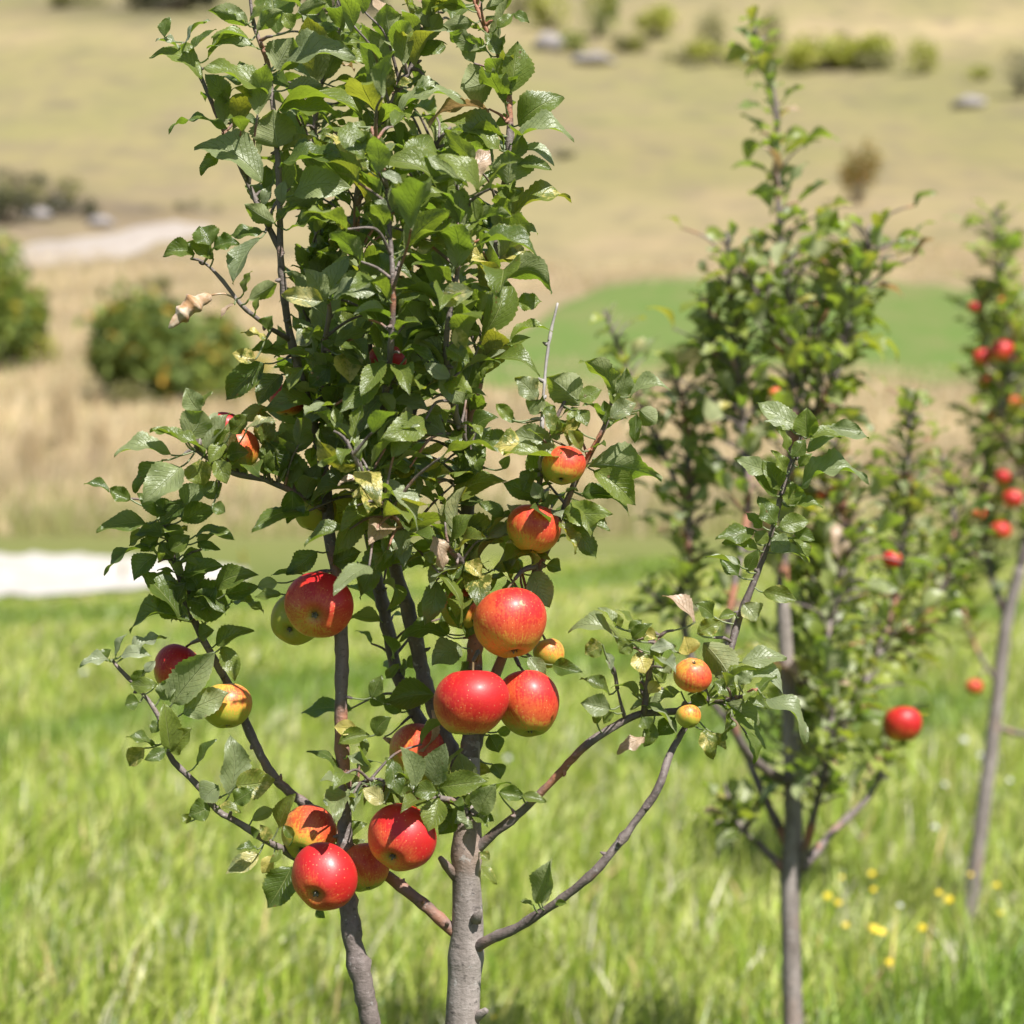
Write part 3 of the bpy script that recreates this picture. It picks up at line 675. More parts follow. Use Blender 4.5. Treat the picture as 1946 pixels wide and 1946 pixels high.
def fill(tree, b, t0, t1, n, lpx, q, inc=None, exc=(), spread=1.0, pale=.12, yel=.15, twig=.35, sunny=.3):
    """leaves in spirals along a branch, short side twigs carrying clusters"""
    path = b['path']; m = len(path); made = 0; tries = 0; D = tree.D0; ang = rng.uniform(0, 6)
    while made < n and tries < n * 8:
        tries += 1
        t = t0 + (t1 - t0) * ((made + rng.uniform(0, 1)) / n); i = min(m - 2, max(1, int(t * (m - 1))))
        T = path[min(i + 2, m - 1), :3] - path[max(i - 2, 0), :3]; T /= np.linalg.norm(T) + 1e-9
        ang += 2.4 + rng.uniform(-.4, .4); a = np.cross(T, (0, 1, 0)); a /= np.linalg.norm(a) + 1e-9; c = np.cross(T, a)
        rad = a * math.cos(ang) + c * math.sin(ang)
        L = lpx * D / F * rng.uniform(.42, 1.28) * (1 - .35 * max(0, t - .8) / .2)
        base = path[i, :3].copy(); tw = rng.uniform(0, 1) < twig; tl = (rng.uniform(.25, 1.6) if tw else rng.uniform(.1, .35)) * L * spread
        bs = base + (rad * .85 + T * rng.uniform(.1, .7) + UPN * .1) * tl
        dr = rad * .9 + T * rng.uniform(.0, .8) + UPN * rng.uniform(-.35, .5) + rng.normal(0, .22, 3); dr /= np.linalg.norm(dr)
        tip = bs + dr * L
        if inc is not None:
            ok = True
            for pt in (bs, tip, (bs + tip) / 2):
                x, y, _ = proj(pt); x /= FS; y /= FS
                if not any(inside(pl, x, y) for pl in inc) or any(inside(pl, x, y) for pl in exc): ok = False; break
            if not ok: continue
        if tw: tree.twig_to(b, i, bs, .0009 if D < 2 else .0014)
        else: tree.petiole(b, base, bs)
        N = UPN * 1.0 + SUNN * sunny + rng.normal(0, .42, 3)
        k = rng.uniform(0, 1); kind = rng.uniform(.35, .62) if k < pale else (1 if k > .985 else 0)
        tint = (rng.uniform(0, 1), (rng.uniform(.3, .9) if rng.uniform(0, 1) < yel else rng.uniform(0, .25)), kind)
        add_leaf(b['leaf'], bs, tip, L * rng.uniform(.40, .58) * (1.15 if D > 2 else 1), N, rng.uniform(.02, .2), rng.uniform(.2, .85), rng.uniform(.03, .11), rng.normal(0, .4), tint, q, rng.uniform(0, .14))
        made += 1
    return made

def hand_leaves(tree, ox, oy, k, rows, dfront=-.012, only=None):
    """rows: base x,y, tip x,y, visible width, code  (positions read from enlarged views of the photo)"""
    for (bx, by, tx, ty, wv, code) in rows:
        b0 = (ox + bx * k, oy + by * k); t0 = (ox + tx * k, oy + ty * k); wpx = wv * k * 1.03
        dist, b, i = tree.nearest(*b0, only=only)
        D = b['pr'][i, 2] + dfront + rng.uniform(-.016, .010); Lp = math.hypot(t0[0] - b0[0], t0[1] - b0[1])
        s_ = D / F; L2 = Lp * s_; slope = rng.uniform(-.45, .15)
        B_ = P(*b0, D); T_ = P(*t0, D + slope * L2)
        X = to_np(T_ - B_); L3 = np.linalg.norm(X); Xn = X / L3
        wa = wpx * s_; full = max(wa * 1.04, min(.50 * L3, wa * 2.2)); ca = min(1, wa / full); sa = math.sqrt(1 - ca * ca)
        cdir = -to_np(FW); cdir = cdir - Xn * cdir.dot(Xn); cdir /= np.linalg.norm(cdir); e = np.cross(Xn, cdir)
        if e[2] < 0: e = -e
        if abs(e[2]) < .25 and rng.uniform(0, 1) < .5: e = -e
        N = (cdir * ca + e * sa) if 'u' not in code else (-cdir * ca + e * sa)
        kind = .65 if 'w' in code else (.45 if 'p' in code else 0)  # w: downy leaves; p: paler leaves, some with sheen put into the tint
        if 'b' in code: kind = 1
        y = rng.uniform(.62, .95) if 'y' in code else rng.uniform(0, .28)
        rn = rng.uniform(.35, 1) if 'd' not in code else rng.uniform(0, .3)  # code d: shade on these leaves put into a darker green tint
        arch = rng.uniform(.02, .07) if 'a' not in code else rng.uniform(.15, .22)
        if abs(Xn[2]) > .8: arch *= .5
        sg = 1
        if 'u' in code: pass
        add_leaf(b['leaf'], to_np(B_), to_np(T_), full, N, arch * sg, rng.uniform(.25, .85), rng.uniform(.04, .12), rng.normal(0, .3), (rn, y, kind), 'hi', rng.uniform(0, .1) + (.2 if 'c' in code else 0))
        a = b['path'][i]; gap = np.linalg.norm(a[:3] - to_np(B_))
        if gap < .028: tree.petiole(b, a, B_, .0008)
        else:
            v = to_np(B_) - a[:3]; m_ = a[:3] + v * (1 - .02 / gap); tree.twig_to(b, i, m_, .0011); tree.petiole(b, m_, B_, .0008)

# ================================================================== THE FOREGROUND TREE
T1 = Tree(1.75, 868 * FS, 3625, 'apple_tree', 'sharp foreground apple tree with red apples and dense green leaves')
trunk = T1.branch([(868, 3600, 0, 44), (866, 2800, 0, 42), (866, 2300, 0, 38), (872, 1950, 0, 33), (876, 1850, 0, 31), (882, 1750, 0, 30), (880, 1650, 0, 27), (881, 1600, 0, 29), (884, 1540, 0, 25), (886, 1450, .015, 19), (888, 1400, .02, 17)], 'trunk', 32, .008, .0, 'bark')
lead = T1.branch([(886, 1430, .015, 18), (892, 1300, .035, 15), (898, 1150, .035, 14), (885, 980, .02, 13), (882, 870, 0, 11.5), (890, 780, 0, 11), (908, 690, 0, 9), (925, 600, 0, 8.5), (934, 480, 0, 8.5), (950, 370, 0, 7.5), (962, 270, 0, 6.5), (958, 180, 0, 6), (942, 105, 0, 5.5), (915, 50, 0, 4.5), (893, -10, 0, 4), (880, -120, 0, 3)])
stemA = T1.branch([(862, 2500, 0, 22), (780, 2200, .0, 20), (715, 1990, -.01, 19), (683, 1850, -.02, 19), (660, 1740, -.02, 17), (655, 1660, -.01, 16), (650, 1560, 0, 14), (650, 1480, 0, 13), (643, 1370, 0, 12.5), (645, 1250, 0, 12), (640, 1120, .01, 11.5), (622, 1010, .01, 11), (610, 880, .02, 10), (575, 740, .0, 9), (545, 620, -.01, 7), (530, 500, -.02, 6.5), (528, 400, -.02, 6), (524, 300, -.02, 5.5), (515, 200, -.02, 5), (505, 120, -.02, 4.5), (480, 50, -.02, 3.5), (470, -20, -.02, 3)])
stemB = T1.branch([(884, 1500, .03, 15), (840, 1390, .05, 15), (803, 1290, .06, 14.5), (778, 1180, .06, 14), (745, 1070, .06, 13), (722, 960, .06, 12), (705, 800, .05, 10), (690, 600, .04, 8), (672, 430, .03, 7), (690, 290, .02, 6), (735, 200, .01, 5), (775, 130, .01, 4.5), (800, 60, .01, 3.5), (800, -40, .01, 3)])
stemC = T1.branch([(884, 1470, .05, 13), (800, 1370, .08, 12), (752, 1280, .09, 12), (735, 1200, .09, 12), (712, 1090, .09, 11), (690, 980, .08, 10), (650, 850, .04, 8), (612, 730, -.02, 6), (612, 650, -.05, 5), (622, 590, -.07, 4), (618, 560, -.07, 3)])
stemE = T1.branch([(612, 880, .02, 8), (580, 720, .07, 7), (588, 560, .09, 6.5), (600, 430, .09, 6), (592, 300, .09, 5), (602, 180, .08, 4), (640, 60, .08, 3.5), (650, -60, .08, 3)])
stemF = T1.branch([(716, 940, .06, 8), (770, 820, .10, 7), (795, 680, .12, 6.5), (800, 520, .12, 6), (790, 380, .11, 5), (820, 280, .10, 4), (850, 240, .10, 3)])
stemG = T1.branch([(884, 860, 0, 7), (850, 740, -.07, 6), (842, 640, -.10, 5), (862, 520, -.11, 4.5), (872, 420, -.11, 4), (860, 340, -.11, 3)])
stemK = T1.branch([(706, 860, .05, 7), (720, 780, -.04, 6.5), (735, 680, -.10, 6), (742, 560, -.12, 5), (736, 450, -.12, 4.5), (728, 340, -.12, 4), (700, 240, -.12, 3)])
stemH = T1.branch([(532, 480, -.02, 6), (470, 350, -.01, 5), (420, 240, 0, 4.5), (396, 185, 0, 4.2), (372, 130, 0, 4), (345, 80, 0, 3)])
twigI = T1.branch([(545, 640, -.01, 5), (500, 612, -.03, 4.5), (455, 575, -.04, 4), (420, 530, -.04, 3.4), (385, 495, -.04, 2.6), (360, 488, -.04, 2.2)])
armL = T1.branch([(612, 960, .01, 7), (560, 932, -.01, 6), (500, 905, -.02, 5.5), (440, 893, -.03, 5), (400, 870, -.04, 4), (370, 850, -.04, 3)])
L1 = T1.branch([(876, 1775, .0, 11), (852, 1752, .0, 12), (828, 1732, .0, 11), (785, 1695, .0, 10.5), (735, 1655, .01, 10), (680, 1620, .03, 10), (590, 1530, .04, 9.5), (520, 1470, .04, 9), (480, 1400, .04, 8.5), (440, 1310, .04, 8), (405, 1245, .03, 7), (375, 1190, .02, 6.5), (345, 1110, .01, 5.5), (325, 1045, 0, 5), (310, 990, 0, 4.2), (300, 960, 0, 3.4)])
L2 = T1.branch([(655, 1700, .0, 9), (600, 1650, .02, 8), (550, 1612, .02, 7.5), (500, 1585, 0, 6.5), (455, 1555, 0, 6.2), (410, 1528, 0, 6), (370, 1478, 0, 5.6), (320, 1425, 0, 5.2), (298, 1350, 0, 4.4), (262, 1300, 0, 4), (225, 1262, 0, 3.6), (212, 1245, 0, 2.8)])
R1 = T1.branch([(888, 1612, .0, 12), (925, 1578, -.01, 9), (985, 1530, -.02, 8), (1045, 1470, -.03, 7.5), (1100, 1412, -.04, 7.5), (1150, 1376, -.04, 7.2), (1210, 1347, -.04, 7), (1290, 1338, -.03, 6.8), (1350, 1290, -.02, 7), (1378, 1225, -.01, 7), (1395, 1165, 0, 7), (1430, 1080, 0, 5.8), (1460, 990, 0, 5), (1478, 920, 0, 4.4), (1500, 860, 0, 3.8), (1512, 820, 0, 3)])
R2 = T1.branch([(878, 1805, 0, 11), (905, 1784, -.01, 11), (932, 1768, -.02, 9.5), (975, 1750, -.03, 8.6), (1060, 1696, -.05, 8.2), (1110, 1655, -.06, 8), (1150, 1612, -.06, 7.8), (1195, 1555, -.06, 7.4), (1240, 1490, -.06, 7.6), (1262, 1430, -.05, 7), (1285, 1385, -.04, 5.5), (1310, 1350, -.03, 5)])
R3 = T1.branch([(888, 1440, .02, 12), (930, 1290, .04, 10), (985, 1140, .03, 8), (1030, 1040, .0, 7), (1062, 965, -.02, 6), (1090, 900, -.03, 5.6), (1128, 830, -.04, 5), (1148, 785, -.04, 4), (1155, 745, -.04, 3)])
R3b = T1.branch([(1010, 1080, .01, 6), (1010, 960, -.02, 5), (1030, 860, -.03, 4.5), (1045, 800, -.04, 4), (1075, 740, -.04, 3)])
R1b = T1.branch([(1215, 1347, -.04, 6), (1220, 1300, -.05, 6), (1230, 1250, -.05, 4), (1245, 1200, -.05, 2.6)])
R1c = T1.branch([(1180, 1358, -.04, 3.4), (1172, 1330, -.05, 2.8), (1165, 1300, -.05, 2)])
R1d = T1.branch([(1320, 1320, -.03, 5), (1380, 1320, -.05, 3.6), (1430, 1300, -.06, 2.6)])
spurM = T1.branch([(716, 950, .04, 7), (704, 930, -.05, 5), (682, 890, -.11, 4.6), (662, 850, -.13, 3.6), (655, 830, -.13, 2.6)])
spurN = T1.branch([(740, 1050, .05, 6), (760, 1005, -.03, 5), (735, 965, -.09, 4.5), (705, 935, -.12, 3)])
spurK = T1.branch([(886, 1540, .0, 8), (850, 1510, -.04, 6), (790, 1500, -.06, 4.5), (740, 1480, -.06, 3.6), (715, 1470, -.05, 3)])
spurJ = T1.branch([(652, 1500, 0, 5), (675, 1480, -.01, 4.2), (705, 1470, -.03, 3.2)])
spurO = T1.branch([(895, 1120, .03, 8), (870, 1060, -.01, 7), (850, 1040, -.03, 5), (835, 1020, -.04, 3.5)])
dead = T1.branch([(1012, 960, -.02, 3.6), (1020, 860, -.03, 3.2), (1025, 750, -.03, 3), (1035, 650, -.02, 2.6), (1052, 572, -.02, 2.3)], mat='deadtwig', label='bare dead grey twig standing upright', knots=.4)
# stubs on the trunk
tube(trunk['bark'], [P(900, 1925 * FS, 1.745), P(914, 1913 * FS, 1.74), P(924, 1906 * FS, 1.735)], [.005, .0036, .0026], 9, .15)
tube(trunk['bark'], [P(905, 1735 * FS, 1.735), P(910, 1728 * FS, 1.73), P(915, 1716 * FS, 1.727)], [.005, .0035, .001], 9, .15)
tube(trunk['bark'], [P(872, 1660 * FS, 1.75), P(848, 1632 * FS, 1.74), P(836, 1618 * FS, 1.735)], [.005, .0036, .0022], 9, .1)

K5 = 500 / 1932; K6 = 600 / 1932
hand_leaves(T1, 250, 0, K5, [(855,180,560,70,120,'u'),(925,225,1110,80,110,'u'),(870,150,980,10,70,''),(1180,210,1110,90,110,''),(240,270,280,120,90,'d'),(370,370,550,130,60,'w'),(520,570,130,420,150,'a'),(920,350,550,345,130,'p'),(870,290,590,250,90,''),(1060,510,1190,275,250,'u'),(1080,540,1640,400,200,'pa'),(1000,690,530,490,150,''),
 (700,750,540,540,160,''),(900,710,760,640,80,'y'),(1050,830,1700,850,150,'a'),(1090,800,1540,830,140,''),(700,940,270,940,80,'a'),(1075,1080,1040,800,320,'u'),(960,1330,460,1080,220,'pa'),(640,1130,500,1280,110,''),(1190,1430,1620,1380,230,'pa'),(1050,1640,830,1500,130,'u'),(1050,1640,1220,1500,60,''),(960,1700,720,1720,90,'d'),
 (1110,1500,1120,1320,90,'w'),(1160,1680,1500,1600,100,''),(1430,890,1560,1070,60,'y'),(1690,960,1700,1165,180,''),(1090,1110,1330,990,80,'y'),(1100,1200,1600,1170,170,'d'),(1560,640,1700,870,110,''),(1310,240,1520,110,100,'p'),(1300,240,1530,220,90,''),(1150,650,1410,620,110,'yp'),(460,1860,230,1880,140,'da'),(600,1900,400,1780,120,''),
 (580,1800,500,1660,200,'d'),(600,1820,790,1780,120,'d'),(1260,1900,1410,1800,80,'w'),(1570,1810,1720,1800,70,''),(350,350,180,290,50,'w'),(420,380,620,210,80,'d'),(560,430,800,230,80,''),(840,170,700,60,50,'p'),(1220,90,1430,20,90,'u'),(1480,60,1300,-30,100,'')])
hand_leaves(T1, 650, 0, K5, [(370,330,330,20,220,'u'),(610,200,650,45,170,'u'),(760,340,515,370,120,''),(1000,350,790,250,120,'uc'),(960,160,740,180,110,'u'),(890,50,700,0,60,''),(1050,60,1230,20,80,'u'),(1140,200,1260,100,90,''),(1260,100,1380,150,80,'dc'),(1180,400,1050,230,110,''),(1240,680,1290,300,225,''),(1110,575,870,650,270,'u'),
 (1290,920,1620,700,230,'a'),(1180,1000,725,900,200,'a'),(400,850,900,720,160,'pa'),(1160,1100,870,900,110,''),(980,1180,760,940,110,'u'),(1260,1040,1700,1000,140,'pa'),(1290,1130,1560,1200,100,'wa'),(1210,1350,1220,1100,280,'u'),(1300,1200,1540,1250,110,''),(1220,1620,1680,1460,160,'ya'),(1220,1480,1320,1400,90,''),(1190,1650,1440,1700,80,'p'),
 (1010,1400,710,1130,150,'a'),(880,1340,620,1140,140,'p'),(770,1440,270,1170,200,'a'),(900,1650,880,1370,190,'ud'),(700,1700,430,1450,200,''),(1000,1620,960,1430,80,''),(700,1750,430,1560,130,''),(500,1060,610,1000,70,'w'),(40,900,160,1165,180,''),(330,940,160,1160,110,''),(480,1090,330,970,120,'d'),(290,1270,450,1350,70,'w'),(240,1480,340,1530,80,'w'),
 (380,620,240,500,170,'y'),(410,620,520,590,60,'y'),(710,620,540,650,70,'d'),(160,780,270,790,50,'y'),(200,470,0,320,150,''),(0,1750,180,1800,60,''),(1050,1900,780,1790,170,'yc'),(1140,1920,1430,1930,100,'ya'),(1000,1800,1450,1890,130,'da'),(970,1780,820,1760,120,''),(230,1900,500,1800,150,'a'),(1150,380,1200,250,50,'d'),(1200,740,1160,640,60,'')])
hand_leaves(T1, 250, 450, K5, [(930,10,740,345,150,'pd'),(860,460,1070,340,120,'u'),(820,420,870,250,60,''),(910,550,940,440,50,''),(750,490,650,600,40,'b'),(990,750,800,700,60,'y'),(1000,680,1030,580,110,'d'),(1430,470,1270,230,150,'p'),(1450,430,1600,130,180,'p'),(1400,470,1100,420,150,'yp'),(1480,430,1830,400,130,'pa'),(1440,470,1830,450,80,''),
 (1790,280,1860,280,60,'w'),(1640,680,1870,500,160,''),(1600,700,1510,540,130,''),(1480,790,1770,690,100,''),(1720,780,1900,630,120,'p'),(1290,880,970,820,90,'u'),(1540,860,1600,1075,200,'y'),(1400,770,1540,850,70,''),(1750,900,1860,1100,150,''),(1365,1140,1175,1095,70,'uy'),(1460,960,1300,1100,150,'d'),(1390,1330,1000,1280,190,'p'),(1340,1480,1020,1510,170,'p'),
 (1420,1360,1405,1645,160,'p'),(1600,1320,1830,1180,150,'p'),(1830,1150,1932,1280,100,'u'),(910,900,740,850,110,'y'),(980,930,690,1200,200,'d'),(1100,1010,930,1240,170,'d'),(1000,1250,780,1330,110,'up'),(850,1400,1060,1340,70,'yp'),(730,1440,850,1300,130,'d'),(980,1490,1100,1760,210,'d'),(400,1480,520,1270,240,'u'),(500,1280,400,1110,150,'p'),
 (510,1250,590,1130,50,''),(540,1560,720,1290,140,'p'),(590,1550,730,1420,90,''),(700,1600,860,1580,130,'d'),(540,1560,140,1410,50,''),(1240,1060,1100,1190,100,'d'),(1130,1700,1000,1560,120,'d'),(1590,1080,1480,1180,70,'y'),(1700,1500,1600,1640,100,''),(1520,1750,1700,1650,110,'d'),(1140,1700,1240,1600,100,'d'),(1300,1700,1450,1800,110,'d'),(1180,250,1290,400,90,'u')])
hand_leaves(T1, 700, 450, K6, [(640,330,440,420,130,'yp'),(770,340,580,400,80,''),(800,250,1135,335,130,'uda'),(800,160,1030,130,70,'y'),(900,400,1060,390,110,''),(420,330,240,275,100,''),(20,640,340,530,110,'p'),(370,560,460,740,120,'up'),(480,680,620,770,110,'d'),(530,560,590,710,90,'y'),(770,760,1050,830,90,'a'),(860,640,1130,580,50,'a'),(860,660,990,610,60,''),
 (500,860,340,770,90,'w'),(430,870,590,1020,130,'p'),(700,890,590,800,50,''),(690,880,780,760,40,''),(250,850,240,980,150,''),(130,900,40,780,130,''),(1290,1030,1090,850,200,'up'),(1290,1000,1430,935,100,''),(1520,960,1300,745,110,'u'),(1530,990,1580,800,110,'p'),(1600,980,1850,930,90,'pa'),(1510,1020,1470,940,70,''),(1480,1110,1640,1010,110,'py'),
 (1450,1140,1440,1000,80,'d'),(1640,1080,1620,1260,60,'d'),(1660,1060,1770,1140,120,'u'),(1340,1400,1800,1480,180,'pua'),(1380,1430,1640,1640,160,'a'),(1310,1570,1570,1560,110,'d'),(1350,1590,1600,1700,60,'a'),(1200,1690,1490,1690,150,''),(1190,1720,1480,1790,60,''),(1200,1730,1400,1960,130,'d'),(1170,1750,1280,1932,70,'y'),(1130,1250,880,1200,160,'p'),
 (1060,1300,730,1290,90,'y'),(1200,1345,830,1310,70,''),(860,1250,690,1250,120,'d'),(640,1180,790,1100,120,'d'),(880,1120,780,1020,80,''),(900,1130,800,1080,50,'p'),(1030,1000,900,860,130,'yp'),(990,1080,1060,1000,100,'p'),(1080,1050,1150,1110,80,'d'),(230,1430,470,1240,90,'y'),(20,1420,150,1680,170,'y'),(140,1520,310,1500,170,'y'),(240,1440,540,1440,110,'y'),
 (490,1640,830,1480,150,'y'),(1080,1610,820,1500,130,'d'),(700,1610,480,1650,60,'d'),(850,1640,1030,1780,80,'yp'),(830,1700,680,1620,80,''),(610,1340,470,1250,110,'d'),(480,1220,230,1130,130,'p'),(0,1310,240,1140,150,'p'),(1280,1180,1230,1280,90,'y'),(1190,1200,1300,1100,70,'y'),(1180,1180,1080,1080,90,'y'),(1300,1300,1220,1180,80,'y'),
 (1280,1060,1340,1160,90,''),(1000,1420,940,1560,90,'d'),(1060,1600,1010,1500,80,'p'),(820,1420,860,1340,60,'p'),(600,1440,520,1350,80,''),(640,1250,690,1330,60,'')])
hand_leaves(T1, 130, 750, K6, [(630,370,280,370,110,'pa'),(720,300,500,210,50,''),(690,440,450,660,200,'p'),(570,400,390,590,110,'d'),(250,590,95,545,50,'d'),(380,640,250,570,90,'d'),(480,790,170,840,110,'d'),(490,930,220,1110,60,'da'),(540,980,400,1140,130,'d'),(700,690,850,560,150,'p'),(830,620,940,540,120,'d'),(880,680,960,720,80,'d'),(690,770,910,700,130,'d'),
 (780,860,1020,885,50,'a'),(790,900,930,940,60,'d'),(700,980,830,1000,90,''),(700,650,560,790,130,'d'),(620,860,400,850,90,''),(720,1000,800,1040,40,''),(700,1100,950,1045,110,'d'),(900,1180,1160,1100,140,'da'),(960,1220,1160,1170,110,'d'),(990,1280,1195,1335,50,'a'),(720,1250,990,1300,240,'d'),(740,1380,370,1440,90,'da'),(640,1370,540,1210,110,''),
 (900,1530,1135,1440,110,'da'),(940,1540,1020,1750,110,''),(800,1480,890,1440,100,'d'),(700,1380,400,1050,90,'d'),(1280,1150,1150,1180,90,'w'),(1300,1220,1140,1240,60,''),(1520,960,1330,1100,130,'d'),(1620,1030,1795,960,150,'d'),(1440,1100,1240,1100,40,''),(1870,980,1780,1090,60,'d'),(1810,640,1470,780,200,'y'),(1660,900,1820,810,100,''),
 (1370,590,1340,790,140,'d'),(250,1620,70,1650,70,'wa'),(290,1610,350,1460,50,'w'),(370,1570,600,1480,90,'w'),(320,1600,510,1600,70,'wa'),(210,1610,265,1560,70,'d'),(400,1770,470,1680,80,'d'),(470,1700,530,1630,60,'w'),(540,1770,370,1770,90,''),(640,1890,900,1570,210,'p'),(560,1860,640,1730,110,'p'),(700,1950,990,1820,170,'p'),(430,1880,345,1900,100,'d'),
 (800,400,830,560,170,'y'),(900,400,970,545,110,'y'),(960,300,860,420,90,''),(560,740,420,600,90,''),(600,800,700,900,110,''),(640,1000,560,900,100,'d'),(720,1150,640,1300,120,'d'),(840,1300,900,1180,140,'d'),(800,1200,700,1080,140,'d'),(620,950,740,860,110,''),(560,870,440,960,90,'d'),(620,700,520,640,100,'d')])
hand_leaves(T1, 700, 950, K6, [(530,180,830,250,180,'y'),(760,430,1100,340,140,'y'),(1010,440,1110,660,150,'p'),(1090,400,1180,430,90,'d'),(640,530,430,430,100,'d'),(690,580,640,460,110,'y'),(700,550,790,480,80,''),(850,490,850,640,60,'dc'),(400,220,480,430,90,'bc'),(230,180,190,350,110,'p'),(60,120,110,370,170,'d'),(280,280,400,290,70,''),(340,330,400,390,60,''),
 (480,830,190,855,90,'da'),(490,820,400,760,80,'d'),(570,900,390,1010,170,'p'),(620,690,600,850,100,'d'),(400,1190,115,1240,180,'d'),(20,1210,80,1070,90,'d'),(110,1090,190,1000,60,''),(40,1440,140,1330,110,'d'),(980,960,1080,1110,90,'p'),(1130,1010,1310,1050,100,'da'),(790,1420,880,1390,60,''),(1480,1190,1300,1090,70,'d'),(1480,1280,1300,1240,130,'p'),
 (1400,1370,1380,1300,60,''),(1500,1300,1440,1370,60,''),(1690,1450,1520,1520,70,'bc'),(100,1250,10,1180,90,'d'),(240,1020,330,960,80,'d'),(200,1300,90,1220,100,'d'),(600,380,690,470,100,'y'),(500,470,600,400,100,'d'),(930,440,820,380,90,'d'),(640,1000,560,1070,80,'d'),(700,640,640,760,60,'d')])
hand_leaves(T1, 200, 1350, K6, [(400,240,365,-50,120,''),(400,245,530,110,150,'y'),(370,235,240,300,80,'d'),(240,230,140,340,110,'y'),(300,210,130,160,50,'d'),(330,60,280,140,70,'d'),(560,330,670,170,60,'d'),(760,520,770,150,170,'p'),(800,460,1040,420,170,'y'),(690,460,590,560,150,'p'),(640,590,510,640,130,'d'),(520,680,465,640,60,'y'),(790,560,910,480,110,'d'),
 (700,580,830,620,50,'y'),(900,670,1030,600,80,'u'),(1060,720,1150,510,90,''),(1000,800,950,700,70,'y'),(1240,640,1080,710,110,''),(1250,650,1410,820,150,''),(940,880,735,1000,110,'py'),(930,850,800,850,30,'d'),(1030,890,960,1000,80,'y'),(1140,960,990,1210,200,'d'),(1290,1230,1345,1270,50,'d'),(1430,770,1600,690,90,''),(1500,830,1590,790,70,'p'),
 (1540,110,1400,100,90,'y'),(1430,200,1620,150,100,''),(1480,280,1620,340,60,'p'),(1700,570,1575,480,100,'yp'),(1380,560,1330,550,50,'d'),(900,760,945,740,70,'d'),(1150,780,1090,700,60,'d'),(1080,850,1000,930,50,'')])
hand_leaves(T1, 700, 1350, K6, [(290,460,190,220,120,'p'),(400,450,470,200,160,'p'),(420,500,270,510,110,''),(430,470,730,430,150,''),(430,540,365,740,150,''),(540,340,760,380,110,'y'),(680,630,780,450,150,'p'),(800,500,960,530,90,'d'),(940,520,1090,560,60,''),(470,620,640,720,60,'p'),(40,440,160,560,120,'d'),(150,300,200,540,110,'d'),(690,870,740,920,60,'y'),
 (690,950,795,1060,40,'y'),(1040,1180,1120,910,120,'p'),(1010,1190,920,1165,20,''),(1060,1180,1120,1110,50,'u'),(1150,1180,1215,1180,40,'d'),(410,0,370,260,60,'bc'),(100,160,190,290,40,'bc'),(20,460,110,570,110,'yp'),(700,640,740,660,80,'d'),(740,150,800,260,110,'d'),(760,330,810,420,90,'d'),(590,560,500,480,110,'d'),(520,640,430,760,110,'d'),(620,600,560,500,100,'d'),(260,560,170,480,100,'d'),(690,620,770,680,60,'d')])
hand_leaves(T1, 1046, 700, K6, [(1530,360,1270,200,150,'p'),(1470,370,1310,320,50,'w'),(1580,420,1570,240,140,''),(1580,420,1780,420,70,''),(1720,360,1910,380,100,'p'),(1570,500,1950,430,110,'pa'),(1450,500,1400,370,60,''),(1480,540,1560,430,90,'d'),(1400,740,1300,560,120,''),(1320,620,1130,550,110,'p'),(1520,600,1600,520,60,''),(1530,720,1940,660,130,'pa'),
 (1380,780,1240,640,90,'d'),(1460,850,1480,690,130,''),(1500,840,1670,850,60,'a'),(1400,970,1590,930,110,''),(1380,950,1280,780,120,'d'),(1300,970,1190,880,80,''),(1250,990,1010,1040,110,'d'),(1350,1040,1470,1110,130,'p'),(1490,1010,1620,1050,80,'d'),(1480,1040,1590,1190,60,''),(1270,1110,1050,1060,70,''),(1260,1070,1320,990,90,''),(1380,1130,1570,1170,50,'wa'),
 (1150,1200,950,1150,40,'w'),(1150,1270,1040,1160,110,'d'),(1200,1240,1270,1110,80,'d'),(1300,1370,1510,1420,100,'y'),(1180,1440,1260,1550,140,'py'),(890,1550,700,1380,90,'b'),(1000,1520,890,1440,100,'d'),(1130,1500,1030,1530,60,''),(900,1620,1040,1540,100,'y'),(1440,640,1360,500,80,'')])
hand_leaves(T1, 1046, 1150, K6, [(390,190,110,150,80,'pa'),(320,240,210,300,110,'y'),(500,230,420,290,110,''),(340,290,370,400,50,'w'),(530,290,580,420,130,'y'),(610,270,770,250,70,'w'),(650,320,740,420,80,'yp'),(500,200,620,110,80,'d'),(400,130,300,10,40,'p'),(430,140,400,50,60,''),(850,300,820,190,130,'y'),(940,230,1120,470,190,'yu'),(1170,350,1450,310,110,'p'),(1170,420,1430,540,110,'wa'),
 (1200,540,1330,630,70,''),(1080,600,1290,770,120,'up'),(1110,680,1325,870,60,''),(1320,570,1580,830,110,'pa'),(1000,470,1140,560,110,''),(940,760,1010,940,110,'yc'),(990,780,1080,880,70,'y'),(1080,620,1060,830,50,'d'),(760,690,660,800,110,'d'),(630,720,570,870,90,'d'),(560,690,600,760,90,'d'),(700,640,490,620,60,'p'),(800,530,600,600,60,'p'),(700,470,620,400,80,''),
 (660,470,600,540,80,'y'),(560,160,650,200,80,'y'),(480,150,560,90,70,'d'),(610,330,700,250,60,''),(1150,480,1240,400,80,'p'),(860,560,960,600,90,'d')])

